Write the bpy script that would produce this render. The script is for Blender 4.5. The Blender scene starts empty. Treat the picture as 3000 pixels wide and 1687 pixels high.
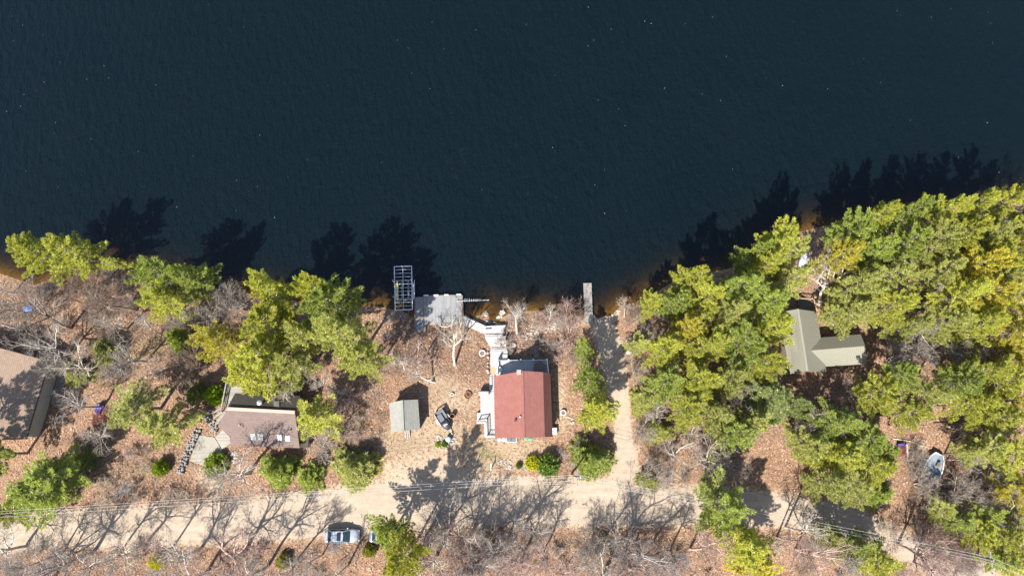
import bpy, math, random
import numpy as np
from mathutils import Vector
rad = math.radians
SC = bpy.context.scene
COL = SC.collection

# ------------------------------------------------------------------ camera, sky, sun, exposure
TILT = rad(13.0); CAMH = 100.0; FPX = 2000.0           # drone looking down, tipped 13 degrees to the north
cam = bpy.data.cameras.new('camera'); camo = bpy.data.objects.new('camera', cam); COL.objects.link(camo)
cam.sensor_width = 36.0; cam.lens = 24.0; cam.clip_start = 1.0; cam.clip_end = 9000.0
camo.location = (0, 0, CAMH); camo.rotation_euler = (TILT, 0, 0)
SC.camera = camo
SUN_EL = rad(50); SHADOW_AZ = rad(28.5)                    # shadows fall to the north-north-east
w = bpy.data.worlds.new('World'); SC.world = w; w.use_nodes = True
nt = w.node_tree; bg = nt.nodes['Background']
sky = nt.nodes.new('ShaderNodeTexSky'); sky.sky_type = 'NISHITA'; sky.sun_disc = False
sky.sun_elevation = SUN_EL; sky.sun_rotation = SHADOW_AZ + math.pi
nt.links.new(sky.outputs[0], bg.inputs[0]); bg.inputs[1].default_value = 0.10
sl = bpy.data.lights.new('sun', 'SUN'); sl.energy = 5.0; sl.angle = rad(0.53); sl.color = (1.0, 0.95, 0.87)
so = bpy.data.objects.new('sun', sl); COL.objects.link(so); so.location = (0, -40, 80)
sd = Vector((math.sin(SHADOW_AZ)*math.cos(SUN_EL), math.cos(SHADOW_AZ)*math.cos(SUN_EL), -math.sin(SUN_EL)))
so.rotation_euler = sd.to_track_quat('-Z', 'Y').to_euler()
SC.view_settings.view_transform = 'Standard'; SC.view_settings.look = 'None'
SC.view_settings.exposure = 1.52; SC.view_settings.gamma = 1.0
SC.cycles.max_bounces = 6; SC.cycles.transparent_max_bounces = 12; SC.cycles.caustics_reflective = False

# ------------------------------------------------------------------ survey: photo coordinates (3000 x 1687) -> place
CT, ST = math.cos(TILT), math.sin(TILT)
def ray(px, py):
    u = (px-1500.0)/FPX; v = (843.5-py)/FPX
    return u, v*CT+ST, v*ST-CT
def G(px, py, z=0.0):
    dx, dy, dz = ray(px, py); t = (z-CAMH)/dz
    return Vector((dx*t, dy*t, z))
def Gpl(px, py, plane):                                   # plane z = a*x + b*y + c
    a, b, c = plane; dx, dy, dz = ray(px, py)
    t = (a*0+b*0+c-CAMH)/(dz-a*dx-b*dy)
    return Vector((dx*t, dy*t, CAMH+dz*t))
def plane3(p, q, r):
    n = (q-p).cross(r-p); return (-n.x/n.z, -n.y/n.z, p.z+(n.x*p.x+n.y*p.y)/n.z)

WATER_Z = -2.0
SHORE_PX = [(-400,815),(-100,800),(0,800),(100,835),(190,800),(265,770),(330,775),(420,800),(560,835),(690,850),(800,875),(900,885),
 (1000,890),(1100,895),(1180,912),(1240,945),(1340,950),(1400,925),(1428,905),(1434,940),(1462,943),(1468,930),(1500,916),(1560,910),(1620,916),
 (1690,922),(1740,934),(1790,925),(1812,900),(1860,885),(1920,855),(2000,810),(2060,800),(2140,785),(2200,745),(2260,700),(2400,665),(2600,630),(2800,605),(3000,585),(3400,560)]
SH = np.array([[G(x, y, WATER_Z).x, G(x, y, WATER_Z).y] for x, y in SHORE_PX])
SH = np.vstack([[-4000, SH[0,1]-60], SH, [4000, SH[-1,1]+60]])
def shore_dist(X, Y):                                     # + inland, - out in the lake
    X = np.asarray(X, float); Y = np.asarray(Y, float)
    best = np.full(X.shape, 1e9)
    for (ax, ay), (bx, by) in zip(SH[:-1], SH[1:]):
        dx, dy = bx-ax, by-ay; L = dx*dx+dy*dy
        t = np.clip(((X-ax)*dx+(Y-ay)*dy)/L, 0, 1)
        best = np.minimum(best, np.hypot(X-ax-t*dx, Y-ay-t*dy))
    ys = np.interp(X, SH[:,0], SH[:,1])
    return np.where(Y < ys, best, -best)
def sstep(t): t = np.clip(t, 0, 1); return t*t*(3-2*t)
def HZ(X, Y):
    d = shore_dist(X, Y); X = np.asarray(X, float); Y = np.asarray(Y, float)
    n = 0.07*np.sin(X*0.61+1.3*np.sin(Y*0.37))+0.06*np.sin(Y*0.83+X*0.29+1.7)
    up = WATER_Z + 0.10*np.clip(d, 0, 1.2)/1.2 + 1.9*sstep(d/11.5) + n*sstep((d-0.5)/4)*0.8
    dn = WATER_Z - 4.5*(1-np.exp(np.minimum(d, 0)*0.036))
    return np.where(d > 0, up, dn)
def hz(x, y): return float(HZ(np.array([x]), np.array([y]))[0])
def GG(px, py):                                           # a point on the ground
    z = 0.0
    for _ in range(5):
        p = G(px, py, z); z = max(hz(p.x, p.y), WATER_Z-3)
    return Vector((p.x, p.y, z))

# ------------------------------------------------------------------ materials
MATS = {}
def newmat(name):
    m = bpy.data.materials.new(name); m.use_nodes = True; MATS[name] = m
    return m, m.node_tree.nodes, m.node_tree.links, m.node_tree.nodes['Principled BSDF']
def ramp(N, stops):
    r = N.new('ShaderNodeValToRGB'); e = r.color_ramp.elements
    while len(e) < len(stops): e.new(0.5)
    for i, (p, c) in enumerate(stops): e[i].position = p; e[i].color = (*c, 1)
    return r
def noise(N, L, scale, detail=4, vec=None, rough=0.6):
    n = N.new('ShaderNodeTexNoise'); n.inputs['Scale'].default_value = scale; n.inputs['Detail'].default_value = detail
    n.inputs['Roughness'].default_value = rough
    if vec is not None: L.new(vec, n.inputs['Vector'])
    return n
def mixc(N, L, fac, a, b, mode='MIX'):
    m = N.new('ShaderNodeMix'); m.data_type = 'RGBA'; m.blend_type = mode
    for s, v in ((0, fac), (6, a), (7, b)):
        if hasattr(v, 'links'): L.new(v, m.inputs[s])
        elif isinstance(v, (int, float)): m.inputs[s].default_value = v
        else: m.inputs[s].default_value = (*v, 1)
    return m.outputs[2]
def maths(N, L, op, a, b=None):
    m = N.new('ShaderNodeMath'); m.operation = op
    for i, v in enumerate((a, b)):
        if v is None: continue
        if hasattr(v, 'links'): L.new(v, m.inputs[i])
        else: m.inputs[i].default_value = v
    return m.outputs[0]
def objcoord(N): return N.new('ShaderNodeTexCoord').outputs['Object']
def bump(N, L, B, h, strength=0.4, dist=0.05):
    b = N.new('ShaderNodeBump'); b.inputs['Strength'].default_value = strength; b.inputs['Distance'].default_value = dist
    L.new(h, b.inputs['Height']); L.new(b.outputs[0], B.inputs['Normal']); return b
def plain(name, col, rough=0.6, var=0.25, scale=3.0, metal=0.0, fine=None, bmp=0.15):
    m, N, L, B = newmat(name); co = objcoord(N)
    n = noise(N, L, scale, 5, co); f = noise(N, L, fine or scale*9, 3, co)
    c = mixc(N, L, n.outputs['Fac'], tuple(x*(1-var) for x in col), tuple(min(1, x*(1+var)) for x in col))
    c = mixc(N, L, 0.35, c, mixc(N, L, f.outputs['Fac'], tuple(x*(1-1.6*var) for x in col), tuple(min(1, x*(1+1.6*var)) for x in col)))
    L.new(c, B.inputs['Base Color']); B.inputs['Roughness'].default_value = rough; B.inputs['Metallic'].default_value = metal
    if bmp: bump(N, L, B, f.outputs['Fac'], bmp, 0.02)
    return m
def shingle(name, col, ang, row=0.2, dirt=(0.1,0.09,0.08), dirtamt=0.25):
    m, N, L, B = newmat(name); co = objcoord(N)
    mp = N.new('ShaderNodeMapping'); mp.inputs['Rotation'].default_value = (0, 0, ang); L.new(co, mp.inputs['Vector'])
    b = N.new('ShaderNodeTexBrick'); L.new(mp.outputs[0], b.inputs['Vector']); b.inputs['Scale'].default_value = 1.0
    b.inputs['Row Height'].default_value = row; b.inputs['Brick Width'].default_value = 0.36; b.inputs['Mortar Size'].default_value = 0.012
    b.inputs['Color1'].default_value = (*[x*0.88 for x in col], 1); b.inputs['Color2'].default_value = (*[min(1, x*1.12) for x in col], 1)
    b.inputs['Mortar'].default_value = (*[x*0.5 for x in col], 1)
    n = noise(N, L, 0.9, 5, co); g = noise(N, L, 14, 3, co)
    f = ramp(N, [(0.45, (0,0,0)), (0.8, (1,1,1))]); L.new(n.outputs['Fac'], f.inputs[0])
    c = mixc(N, L, maths(N, L, 'MULTIPLY', f.outputs[0], dirtamt), b.outputs['Color'], dirt)
    c = mixc(N, L, 0.22, c, mixc(N, L, g.outputs['Fac'], (0.0,0.0,0.0), tuple(min(1, x*2.0) for x in col)))
    L.new(c, B.inputs['Base Color']); B.inputs['Roughness'].default_value = 0.9
    bump(N, L, B, b.outputs['Fac'], 0.5, -0.02)
    return m
def boards(name, col, ang, pitch=0.15, var=0.12, weather=0.3):
    m, N, L, B = newmat(name); co = objcoord(N)
    mp = N.new('ShaderNodeMapping'); mp.inputs['Rotation'].default_value = (0, 0, ang); L.new(co, mp.inputs['Vector'])
    b = N.new('ShaderNodeTexBrick'); L.new(mp.outputs[0], b.inputs['Vector']); b.inputs['Scale'].default_value = 1.0
    b.inputs['Row Height'].default_value = pitch; b.inputs['Brick Width'].default_value = 4.0; b.inputs['Mortar Size'].default_value = 0.009
    b.inputs['Color1'].default_value = (*[x*(1-var) for x in col], 1); b.inputs['Color2'].default_value = (*[min(1, x*(1+var)) for x in col], 1)
    b.inputs['Mortar'].default_value = (*[x*0.35 for x in col], 1)
    n = noise(N, L, 1.7, 6, co)
    c = mixc(N, L, maths(N, L, 'MULTIPLY', n.outputs['Fac'], weather), b.outputs['Color'], tuple(x*0.5 for x in col))
    L.new(c, B.inputs['Base Color']); B.inputs['Roughness'].default_value = 0.75
    bump(N, L, B, b.outputs['Fac'], 0.4, -0.01); return m

def make_ground_mat():
    m, N, L, B = newmat('ground_cover'); co = objcoord(N)
    att = N.new('ShaderNodeVertexColor'); att.layer_name = 'cover'
    sep = N.new('ShaderNodeSeparateColor'); L.new(att.outputs[0], sep.inputs[0])
    n1 = noise(N, L, 0.35, 6, co); n2 = noise(N, L, 2.4, 6, co, 0.7); n3 = noise(N, L, 11, 4, co, 0.7)
    leaf = ramp(N, [(0.33, (0.050,0.030,0.020)), (0.45, (0.150,0.083,0.050)), (0.55, (0.250,0.150,0.095)), (0.68, (0.36,0.255,0.18))])
    n4 = noise(N, L, 5.5, 3, co, 0.6)
    L.new(mixc(N, L, 0.5, n4.outputs['Fac'], n2.outputs['Fac']), leaf.inputs[0])
    leaf2 = mixc(N, L, maths(N, L, 'MULTIPLY', n1.outputs['Fac'], 0.45), leaf.outputs[0], (0.17,0.122,0.082))
    grass = ramp(N, [(0.33, (0.11,0.080,0.048)), (0.48, (0.225,0.165,0.108)), (0.66, (0.32,0.25,0.178))])
    L.new(mixc(N, L, 0.5, n2.outputs['Fac'], n4.outputs['Fac']), grass.inputs[0])
    sand = ramp(N, [(0.3, (0.215,0.165,0.115)), (0.5, (0.295,0.23,0.165)), (0.75, (0.37,0.30,0.225))])
    L.new(mixc(N, L, 0.4, n2.outputs['Fac'], n3.outputs['Fac']), sand.inputs[0])
    moss = ramp(N, [(0.3, (0.08,0.075,0.025)), (0.6, (0.19,0.17,0.06)), (0.8, (0.28,0.23,0.10))]); L.new(n3.outputs['Fac'], moss.inputs[0])
    def edge(ch):
        a = maths(N, L, 'ADD', ch, maths(N, L, 'MULTIPLY', maths(N, L, 'SUBTRACT', n2.outputs['Fac'], 0.5), 0.9))
        r = ramp(N, [(0.36, (0,0,0)), (0.62, (1,1,1))]); L.new(a, r.inputs[0]); return r.outputs[0]
    c = mixc(N, L, edge(sep.outputs[1]), leaf2, grass.outputs[0])
    c = mixc(N, L, edge(sep.outputs[2]), c, moss.outputs[0])
    c = mixc(N, L, edge(sep.outputs[0]), c, sand.outputs[0])
    # lake bed: amber sand under water, dark muck farther down
    geo = N.new('ShaderNodeNewGeometry'); sx = N.new('ShaderNodeSeparateXYZ'); L.new(geo.outputs['Position'], sx.inputs[0])
    mr = N.new('ShaderNodeMapRange'); L.new(sx.outputs[2], mr.inputs[0]); mr.inputs[1].default_value = WATER_Z-0.04; mr.inputs[2].default_value = WATER_Z+0.06
    bed = ramp(N, [(0.3, (0.10,0.066,0.026)), (0.5, (0.21,0.146,0.065)), (0.7, (0.30,0.22,0.11))]); L.new(n2.outputs['Fac'], bed.inputs[0])
    c = mixc(N, L, mr.outputs[0], bed.outputs[0], c)
    L.new(c, B.inputs['Base Color']); B.inputs['Roughness'].default_value = 0.95; B.inputs['Specular IOR Level'].default_value = 0.1
    bump(N, L, B, mixc(N, L, 0.5, n2.outputs['Fac'], n3.outputs['Fac']), 0.9, 0.16)
    return m
def make_road_mat():
    m, N, L, B = newmat('sandy_gravel'); co = objcoord(N)
    st = N.new('ShaderNodeMapping'); st.inputs['Scale'].default_value = (0.12, 1.3, 1); L.new(co, st.inputs[0])
    n1 = noise(N, L, 1.0, 5, st.outputs[0]); n2 = noise(N, L, 1.1, 6, co, 0.65); n3 = noise(N, L, 16, 3, co)
    r = ramp(N, [(0.34, (0.165,0.125,0.090)), (0.47, (0.255,0.203,0.154)), (0.64, (0.325,0.270,0.212))])
    L.new(mixc(N, L, 0.45, mixc(N, L, 0.5, n1.outputs['Fac'], n2.outputs['Fac']), n3.outputs['Fac']), r.inputs[0])
    L.new(r.outputs[0], B.inputs['Base Color']); B.inputs['Roughness'].default_value = 0.95; B.inputs['Specular IOR Level'].default_value = 0.1
    bump(N, L, B, mixc(N, L, 0.5, n2.outputs['Fac'], n3.outputs['Fac']), 0.5, 0.06); return m
def make_water_mat():
    m, N, L, B = newmat('lake_water'); N.remove(B); co = objcoord(N)
    out = N['Material Output']
    at = N.new('ShaderNodeAttribute'); at.attribute_name = 'depth'
    mp = N.new('ShaderNodeMapping'); mp.inputs['Rotation'].default_value = (0,0,rad(-28)); mp.inputs['Scale'].default_value = (1.0, 0.42, 1); L.new(co, mp.inputs[0])
    w1 = noise(N, L, 1.0, 3, mp.outputs[0], 0.62); w2 = noise(N, L, 0.09, 4, co); w3 = noise(N, L, 5.0, 3, mp.outputs[0], 0.7)
    bp = N.new('ShaderNodeBump'); bp.inputs['Strength'].default_value = 1.0; bp.inputs['Distance'].default_value = 1.3
    L.new(mixc(N, L, 0.3, w1.outputs['Fac'], w3.outputs['Fac']), bp.inputs['Height'])
    df = N.new('ShaderNodeBsdfDiffuse')
    L.new(mixc(N, L, w2.outputs['Fac'], (0.0018,0.0053,0.0079), (0.0030,0.0067,0.0082)), df.inputs[0]); L.new(bp.outputs[0], df.inputs['Normal'])
    tr = N.new('ShaderNodeBsdfTransparent'); tr.inputs[0].default_value = (0.72, 0.62, 0.40, 1)
    k = maths(N, L, 'POWER', 2.718, maths(N, L, 'MULTIPLY', at.outputs['Fac'], -3.0))
    mx = N.new('ShaderNodeMixShader'); L.new(k, mx.inputs[0]); L.new(df.outputs[0], mx.inputs[1]); L.new(tr.outputs[0], mx.inputs[2])
    b2 = N.new('ShaderNodeBump'); b2.inputs['Strength'].default_value = 1.0; b2.inputs['Distance'].default_value = 0.12; L.new(w1.outputs['Fac'], b2.inputs['Height'])
    gl = N.new('ShaderNodeBsdfGlossy'); gl.inputs['Roughness'].default_value = 0.08; L.new(b2.outputs[0], gl.inputs['Normal'])
    fr = N.new('ShaderNodeFresnel'); fr.inputs[0].default_value = 1.33; L.new(b2.outputs[0], fr.inputs['Normal'])
    m2 = N.new('ShaderNodeMixShader'); L.new(fr.outputs[0], m2.inputs[0]); L.new(mx.outputs[0], m2.inputs[1]); L.new(gl.outputs[0], m2.inputs[2])
    L.new(m2.outputs[0], out.inputs[0]); return m
def make_needles(name, transl=0.5):
    m, N, L, B = newmat(name); N.remove(B); out = N['Material Output']
    oi = N.new('ShaderNodeObjectInfo'); co = objcoord(N); n = noise(N, L, 0.9, 3, co)
    geo = N.new('ShaderNodeNewGeometry')
    c = mixc(N, L, n.outputs['Fac'], oi.outputs['Color'], (1.35,1.2,0.85), 'MULTIPLY')
    hs = N.new('ShaderNodeHueSaturation'); L.new(c, hs.inputs['Color'])
    mr = N.new('ShaderNodeMapRange'); L.new(geo.outputs['Random Per Island'], mr.inputs[0]); mr.inputs[3].default_value = 0.6; mr.inputs[4].default_value = 1.5
    L.new(mr.outputs[0], hs.inputs['Value'])
    d = N.new('ShaderNodeBsdfDiffuse'); t = N.new('ShaderNodeBsdfTranslucent'); L.new(hs.outputs[0], d.inputs[0]); L.new(mixc(N, L, 1.0, hs.outputs[0], (1.25,1.2,0.6), 'MULTIPLY'), t.inputs[0])
    gl = N.new('ShaderNodeBsdfGlossy'); gl.inputs['Roughness'].default_value = 0.45; gl.inputs[0].default_value = (1,1,1,1)
    mx = N.new('ShaderNodeMixShader'); mx.inputs[0].default_value = transl; L.new(d.outputs[0], mx.inputs[1]); L.new(t.outputs[0], mx.inputs[2])
    m2 = N.new('ShaderNodeMixShader'); m2.inputs[0].default_value = 0.05; L.new(mx.outputs[0], m2.inputs[1]); L.new(gl.outputs[0], m2.inputs[2])
    L.new(m2.outputs[0], out.inputs[0]); return m
def make_litter():
    m, N, L, B = newmat('fallen_leaves'); geo = N.new('ShaderNodeNewGeometry')
    r = ramp(N, [(0.0, (0.075,0.04,0.028)), (0.3, (0.19,0.105,0.065)), (0.6, (0.28,0.17,0.11)), (0.85, (0.31,0.21,0.145)), (1.0, (0.36,0.28,0.21))])
    L.new(geo.outputs['Random Per Island'], r.inputs[0]); L.new(r.outputs[0], B.inputs['Base Color']); B.inputs['Roughness'].default_value = 0.9
    return m
M = {}
def make_twigs():
    m, N, L, B = newmat('dry_stalks'); geo = N.new('ShaderNodeNewGeometry')
    r = ramp(N, [(0.0, (0.06,0.04,0.03)), (0.4, (0.15,0.11,0.085)), (0.75, (0.24,0.19,0.155)), (1.0, (0.36,0.31,0.27))])
    L.new(geo.outputs['Random Per Island'], r.inputs[0]); L.new(r.outputs[0], B.inputs['Base Color']); B.inputs['Roughness'].default_value = 0.9
    return m
M['twigs'] = make_twigs()
M['ground'] = make_ground_mat(); M['road'] = make_road_mat(); M['water'] = make_water_mat(); M['needles'] = make_needles('pine_needles')
M['litter'] = make_litter()
def make_bark(name, a, b):
    m, N, L, B = newmat(name); co = objcoord(N); n = noise(N, L, 1.6, 5, co)
    oi = N.new('ShaderNodeObjectInfo')
    c = mixc(N, L, n.outputs['Fac'], a, b); c = mixc(N, L, 1.0, c, oi.outputs['Color'], 'MULTIPLY')
    L.new(c, B.inputs['Base Color']); B.inputs['Roughness'].default_value = 0.9; return m
M['bark'] = make_bark('grey_bark', (0.24,0.21,0.185), (0.44,0.40,0.355)); M['twigbark'] = make_bark('twig_bark', (0.095,0.076,0.065), (0.185,0.152,0.132)); M['pbark'] = make_bark('pine_bark', (0.10,0.08,0.068), (0.23,0.195,0.17))
M['red_roof'] = shingle('red_shingles', (0.176,0.064,0.052), rad(90), 0.2, (0.205,0.098,0.082), 0.5)
M['brown_roof'] = shingle('brown_shingles', (0.115,0.081,0.070), rad(-3), 0.22, (0.067,0.048,0.045), 0.5)
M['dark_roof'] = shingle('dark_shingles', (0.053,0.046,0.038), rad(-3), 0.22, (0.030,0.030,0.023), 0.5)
M['tan_roof'] = shingle('tan_shingles', (0.213,0.152,0.110), rad(73), 0.22, (0.142,0.097,0.071), 0.4)
M['grey_roof'] = shingle('grey_shingles', (0.187,0.187,0.167), rad(92), 0.2, (0.261,0.216,0.163), 0.5)
M['green_metal'] = plain('sage_metal_roof', (0.195,0.188,0.150), 0.45, 0.08, 0.6, 0.15)
M['brown_metal'] = plain('bronze_metal_roof', (0.195,0.188,0.150), 0.45, 0.08, 0.6, 0.15)
M['white'] = plain('white_paint', (0.478,0.472,0.466), 0.5, 0.06)
M['cream'] = plain('cream_siding', (0.395,0.357,0.289), 0.8, 0.1)
M['brownwall'] = plain('brown_siding', (0.17,0.12,0.09), 0.8, 0.15)
M['deck'] = boards('pale_deck_boards', (0.322,0.309,0.302), 0, 0.15, 0.06, 0.25)
M['deck_ns'] = boards('pale_deck_boards_lengthwise', (0.322,0.309,0.302), rad(90), 0.15, 0.06, 0.25)
M['dock'] = boards('weathered_dock_boards', (0.181,0.181,0.181), rad(90), 0.16, 0.15, 0.5)
M['oldwood'] = boards('old_grey_boards', (0.219,0.201,0.174), 0, 0.2, 0.22, 0.6)
M['inlay'] = plain('grey_inlay_board', (0.220,0.213,0.209), 0.7, 0.1)
M['rust'] = plain('rusty_steel', (0.168,0.070,0.032), 0.85, 0.4, 5)
M['rustrim'] = plain('rusty_dock_rim', (0.16,0.085,0.055), 0.85, 0.4, 3)
M['alu'] = plain('aluminium', (0.400,0.413,0.439), 0.35, 0.08, 3, 0.35)
M['black'] = plain('black_metal', (0.02,0.021,0.024), 0.45, 0.3)
M['darkgrey'] = plain('dark_grey_plastic', (0.09,0.093,0.10), 0.5, 0.2)
M['grey'] = plain('mid_grey', (0.27,0.275,0.285), 0.55, 0.15)
M['concrete'] = plain('concrete', (0.203,0.189,0.161), 0.9, 0.16, 0.8, 0, 7)
M['stone'] = plain('field_stone', (0.174,0.165,0.155), 0.9, 0.4, 2.2)
M['palestone'] = plain('pale_stone', (0.270,0.242,0.208), 0.9, 0.35, 2.2)
M['glass'] = plain('dark_glass', (0.015,0.03,0.045), 0.06, 0.05, bmp=0)
M['sky_glass'] = plain('skylight_glass', (0.16,0.20,0.20), 0.05, 0.05, bmp=0)
M['shade'] = plain('white_skylight_blind', (0.75,0.76,0.77), 0.3, 0.04, bmp=0)
M['silver'] = plain('silver_paint', (0.304,0.322,0.353), 0.28, 0.03, 1.0, 0.45, bmp=0)
M['bluepaint'] = plain('pale_blue_paint', (0.251,0.350,0.471), 0.4, 0.12)
M['boatfloor'] = plain('blue_grey_carpet', (0.129,0.167,0.205), 0.8, 0.25)
M['tarp'] = plain('blue_tarp', (0.03,0.20,0.62), 0.5, 0.35)
M['purple'] = plain('violet_tarp', (0.05,0.045,0.22), 0.6, 0.3)
M['timber'] = plain('raw_timber', (0.274,0.190,0.114), 0.8, 0.25)
M['mint'] = plain('mint_plastic', (0.260,0.372,0.310), 0.5, 0.1)
M['copper'] = plain('pink_ridge_flashing', (0.390,0.225,0.180), 0.6, 0.15)
M['yellow'] = plain('yellow_post', (0.55,0.42,0.10), 0.6, 0.2)
M['maroon'] = plain('maroon_seat', (0.13,0.025,0.03), 0.6, 0.3)
M['tyre'] = plain('tyre_rubber', (0.02,0.02,0.02), 0.9, 0.2)
M['wire'] = plain('cable', (0.330,0.318,0.300), 0.5, 0.1)
M['hose'] = plain('green_hose', (0.12,0.38,0.22), 0.5, 0.2)
M['brownfab'] = plain('brown_fabric', (0.12,0.085,0.07), 0.9, 0.2)
M['lens'] = plain('lamp_lens', (0.75,0.75,0.72), 0.1, 0.03, bmp=0)
M['redlens'] = plain('red_lens', (0.35,0.02,0.02), 0.2, 0.03, bmp=0)

# ------------------------------------------------------------------ mesh helpers
OFF = {}
class MB:
    def __init__(s): s.v = []; s.f = []
    def add(s, vs, fs):
        o = len(s.v); s.v += [tuple(v) for v in vs]; s.f += [tuple(i+o for i in f) for f in fs]; return s
    def box(s, c, size, ang=0.0, ax=None):
        c = Vector(c); hx, hy, h = size[0]/2, size[1]/2, size[2]/2; ca, sa = math.cos(ang), math.sin(ang)
        vs = []
        for z in (-h, h):
            for x, y in ((-hx,-hy),(hx,-hy),(hx,hy),(-hx,hy)): vs.append((c.x+x*ca-y*sa, c.y+x*sa+y*ca, c.z+z))
        return s.add(vs, [(3,2,1,0),(4,5,6,7),(0,1,5,4),(1,2,6,5),(2,3,7,6),(3,0,4,7)])
    def bar(s, p, q, wd, ht=None, up=(0,0,1)):                # rectangular bar from p to q
        p = Vector(p); q = Vector(q); ht = ht or wd; d = (q-p).normalized(); u = Vector(up)
        if abs(d.dot(u)) > 0.95: u = Vector((0,1,0))
        sd_ = d.cross(u).normalized()*wd/2; u = sd_.cross(d).normalized()*ht/2
        vs = [p-sd_-u, p+sd_-u, p+sd_+u, p-sd_+u, q-sd_-u, q+sd_-u, q+sd_+u, q-sd_+u]
        return s.add(vs, [(0,1,2,3),(7,6,5,4),(0,4,5,1),(1,5,6,2),(2,6,7,3),(3,7,4,0)])
    def slab(s, top, th, down=None):                          # polygon (counter-clockwise from above) with thickness
        n = len(top); dn = Vector((0,0,-th)) if down is None else down
        vs = [Vector(p) for p in top]+[Vector(p)+dn for p in top]
        return s.add(vs, [tuple(range(n)), tuple(range(2*n-1, n-1, -1))]+[(i, i+n, (i+1) % n+n, (i+1) % n) for i in range(n)])
    def tube(s, pts, r, sides=6, caps=True):
        pts = [Vector(p) for p in pts]; n = len(pts); rs = r if isinstance(r, (list, tuple)) else [r]*n
        o = len(s.v)
        for i, p in enumerate(pts):
            d = (pts[min(i+1, n-1)]-pts[max(i-1, 0)]).normalized(); u = Vector((0,0,1)) if abs(d.z) < 0.9 else Vector((1,0,0))
            a = d.cross(u).normalized(); b = a.cross(d)
            for k in range(sides):
                t = 2*math.pi*k/sides; s.v.append(tuple(p+(a*math.cos(t)+b*math.sin(t))*rs[i]))
        for i in range(n-1):
            for k in range(sides):
                k2 = (k+1) % sides; s.f.append((o+i*sides+k, o+i*sides+k2, o+(i+1)*sides+k2, o+(i+1)*sides+k))
        if caps:
            s.f.append(tuple(o+k for k in range(sides))[::-1]); s.f.append(tuple(o+(n-1)*sides+k for k in range(sides)))
        return s
    def lathe(s, c, prof, sides=16, ang=0.0):                 # prof = [(r, z), ...]
        c = Vector(c); o = len(s.v)
        for r, z in prof:
            for k in range(sides):
                t = ang+2*math.pi*k/sides; s.v.append((c.x+r*math.cos(t), c.y+r*math.sin(t), c.z+z))
        for i in range(len(prof)-1):
            for k in range(sides):
                k2 = (k+1) % sides; s.f.append((o+i*sides+k, o+i*sides+k2, o+(i+1)*sides+k2, o+(i+1)*sides+k))
        s.f.append(tuple(o+k for k in range(sides))[::-1]); s.f.append(tuple(o+(len(prof)-1)*sides+k for k in range(sides)))
        return s
    def build(s, name, mat, parent=None, smooth=False, kind=None, label=None):
        off = OFF.get(parent.name, Vector((0,0,0))) if parent else Vector((0,0,0))
        me = bpy.data.meshes.new(name); me.from_pydata([(v[0]-off.x, v[1]-off.y, v[2]-off.z) for v in s.v], [], s.f)
        me.materials.append(MATS[mat.name] if not isinstance(mat, str) else M[mat]); me.update()
        if smooth: me.polygons.foreach_set('use_smooth', [True]*len(me.polygons))
        o = bpy.data.objects.new(name, me); COL.objects.link(o)
        if parent: o.parent = parent; OFF[o.name] = off
        if kind: o['kind'] = kind
        if label: o['label'] = label
        return o
def tag(o, label, cat, group=None):
    o['label'] = label; o['category'] = cat
    if group: o['group'] = group
    return o
def thing(name, label, cat, loc, group=None):
    o = bpy.data.objects.new(name, None); COL.objects.link(o); o.location = loc; o.empty_display_size = 0.3
    OFF[o.name] = Vector(loc); return tag(o, label, cat, group)
def lerp(a, b, t): return Vector(a)*(1-t)+Vector(b)*t

# ------------------------------------------------------------------ ground, lake, road
def axis(lo, hi, step, far):
    mid = np.arange(lo, hi+step/2, step); g = step*1.6; out = []; x = hi
    while x < far: g *= 1.35; x += g; out.append(x)
    g = step*1.6; pre = []; x = lo
    while x > -far: g *= 1.35; x -= g; pre.append(x)
    return np.array(pre[::-1]+list(mid)+out)
def grid_mesh(name, xs, ys, Z):
    nx, ny = len(xs), len(ys); X, Y = np.meshgrid(xs, ys)
    co = np.stack([X.ravel(), Y.ravel(), Z.ravel()], 1).astype(np.float32)
    i = np.arange(nx*ny).reshape(ny, nx); q = np.stack([i[:-1,:-1], i[:-1,1:], i[1:,1:], i[1:,:-1]], -1).reshape(-1, 4)
    me = bpy.data.meshes.new(name); me.vertices.add(len(co)); me.vertices.foreach_set('co', co.ravel())
    me.loops.add(q.size); me.loops.foreach_set('vertex_index', q.ravel().astype(np.int32))
    me.polygons.add(len(q)); me.polygons.foreach_set('loop_start', np.arange(0, q.size, 4, dtype=np.int32))
    me.polygons.foreach_set('use_smooth', np.ones(len(q), bool)); me.update(calc_edges=True); return me, X, Y
def polymask(X, Y, pts, soft=1.0):                            # soft mask of a thick polyline [(px,py,half width in m)]
    out = np.zeros_like(X)
    P = [(GG(a, b).x, GG(a, b).y, r) for a, b, r in pts]
    if len(P) == 1: P = P*2
    for (ax, ay, ra), (bx, by, rb) in zip(P[:-1], P[1:]):
        dx, dy = bx-ax, by-ay; L = dx*dx+dy*dy+1e-9; t = np.clip(((X-ax)*dx+(Y-ay)*dy)/L, 0, 1)
        d = np.hypot(X-ax-t*dx, Y-ay-t*dy)-(ra+(rb-ra)*t); out = np.maximum(out, np.clip(0.5-d/soft/2, 0, 1))
    return out
ROAD = [(-250,1585,2.4),(0,1562,2.3),(200,1552,2.3),(400,1545,2.5),(700,1528,2.7),(1000,1495,3.1),(1200,1475,3.6),(1400,1468,3.3),(1600,1470,3.1),(1830,1475,3.0),(2050,1482,2.4),(2300,1496,2.1),(2480,1525,2.1),(2600,1580,1.9),(2760,1650,1.8),(3000,1760,1.8)]
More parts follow.
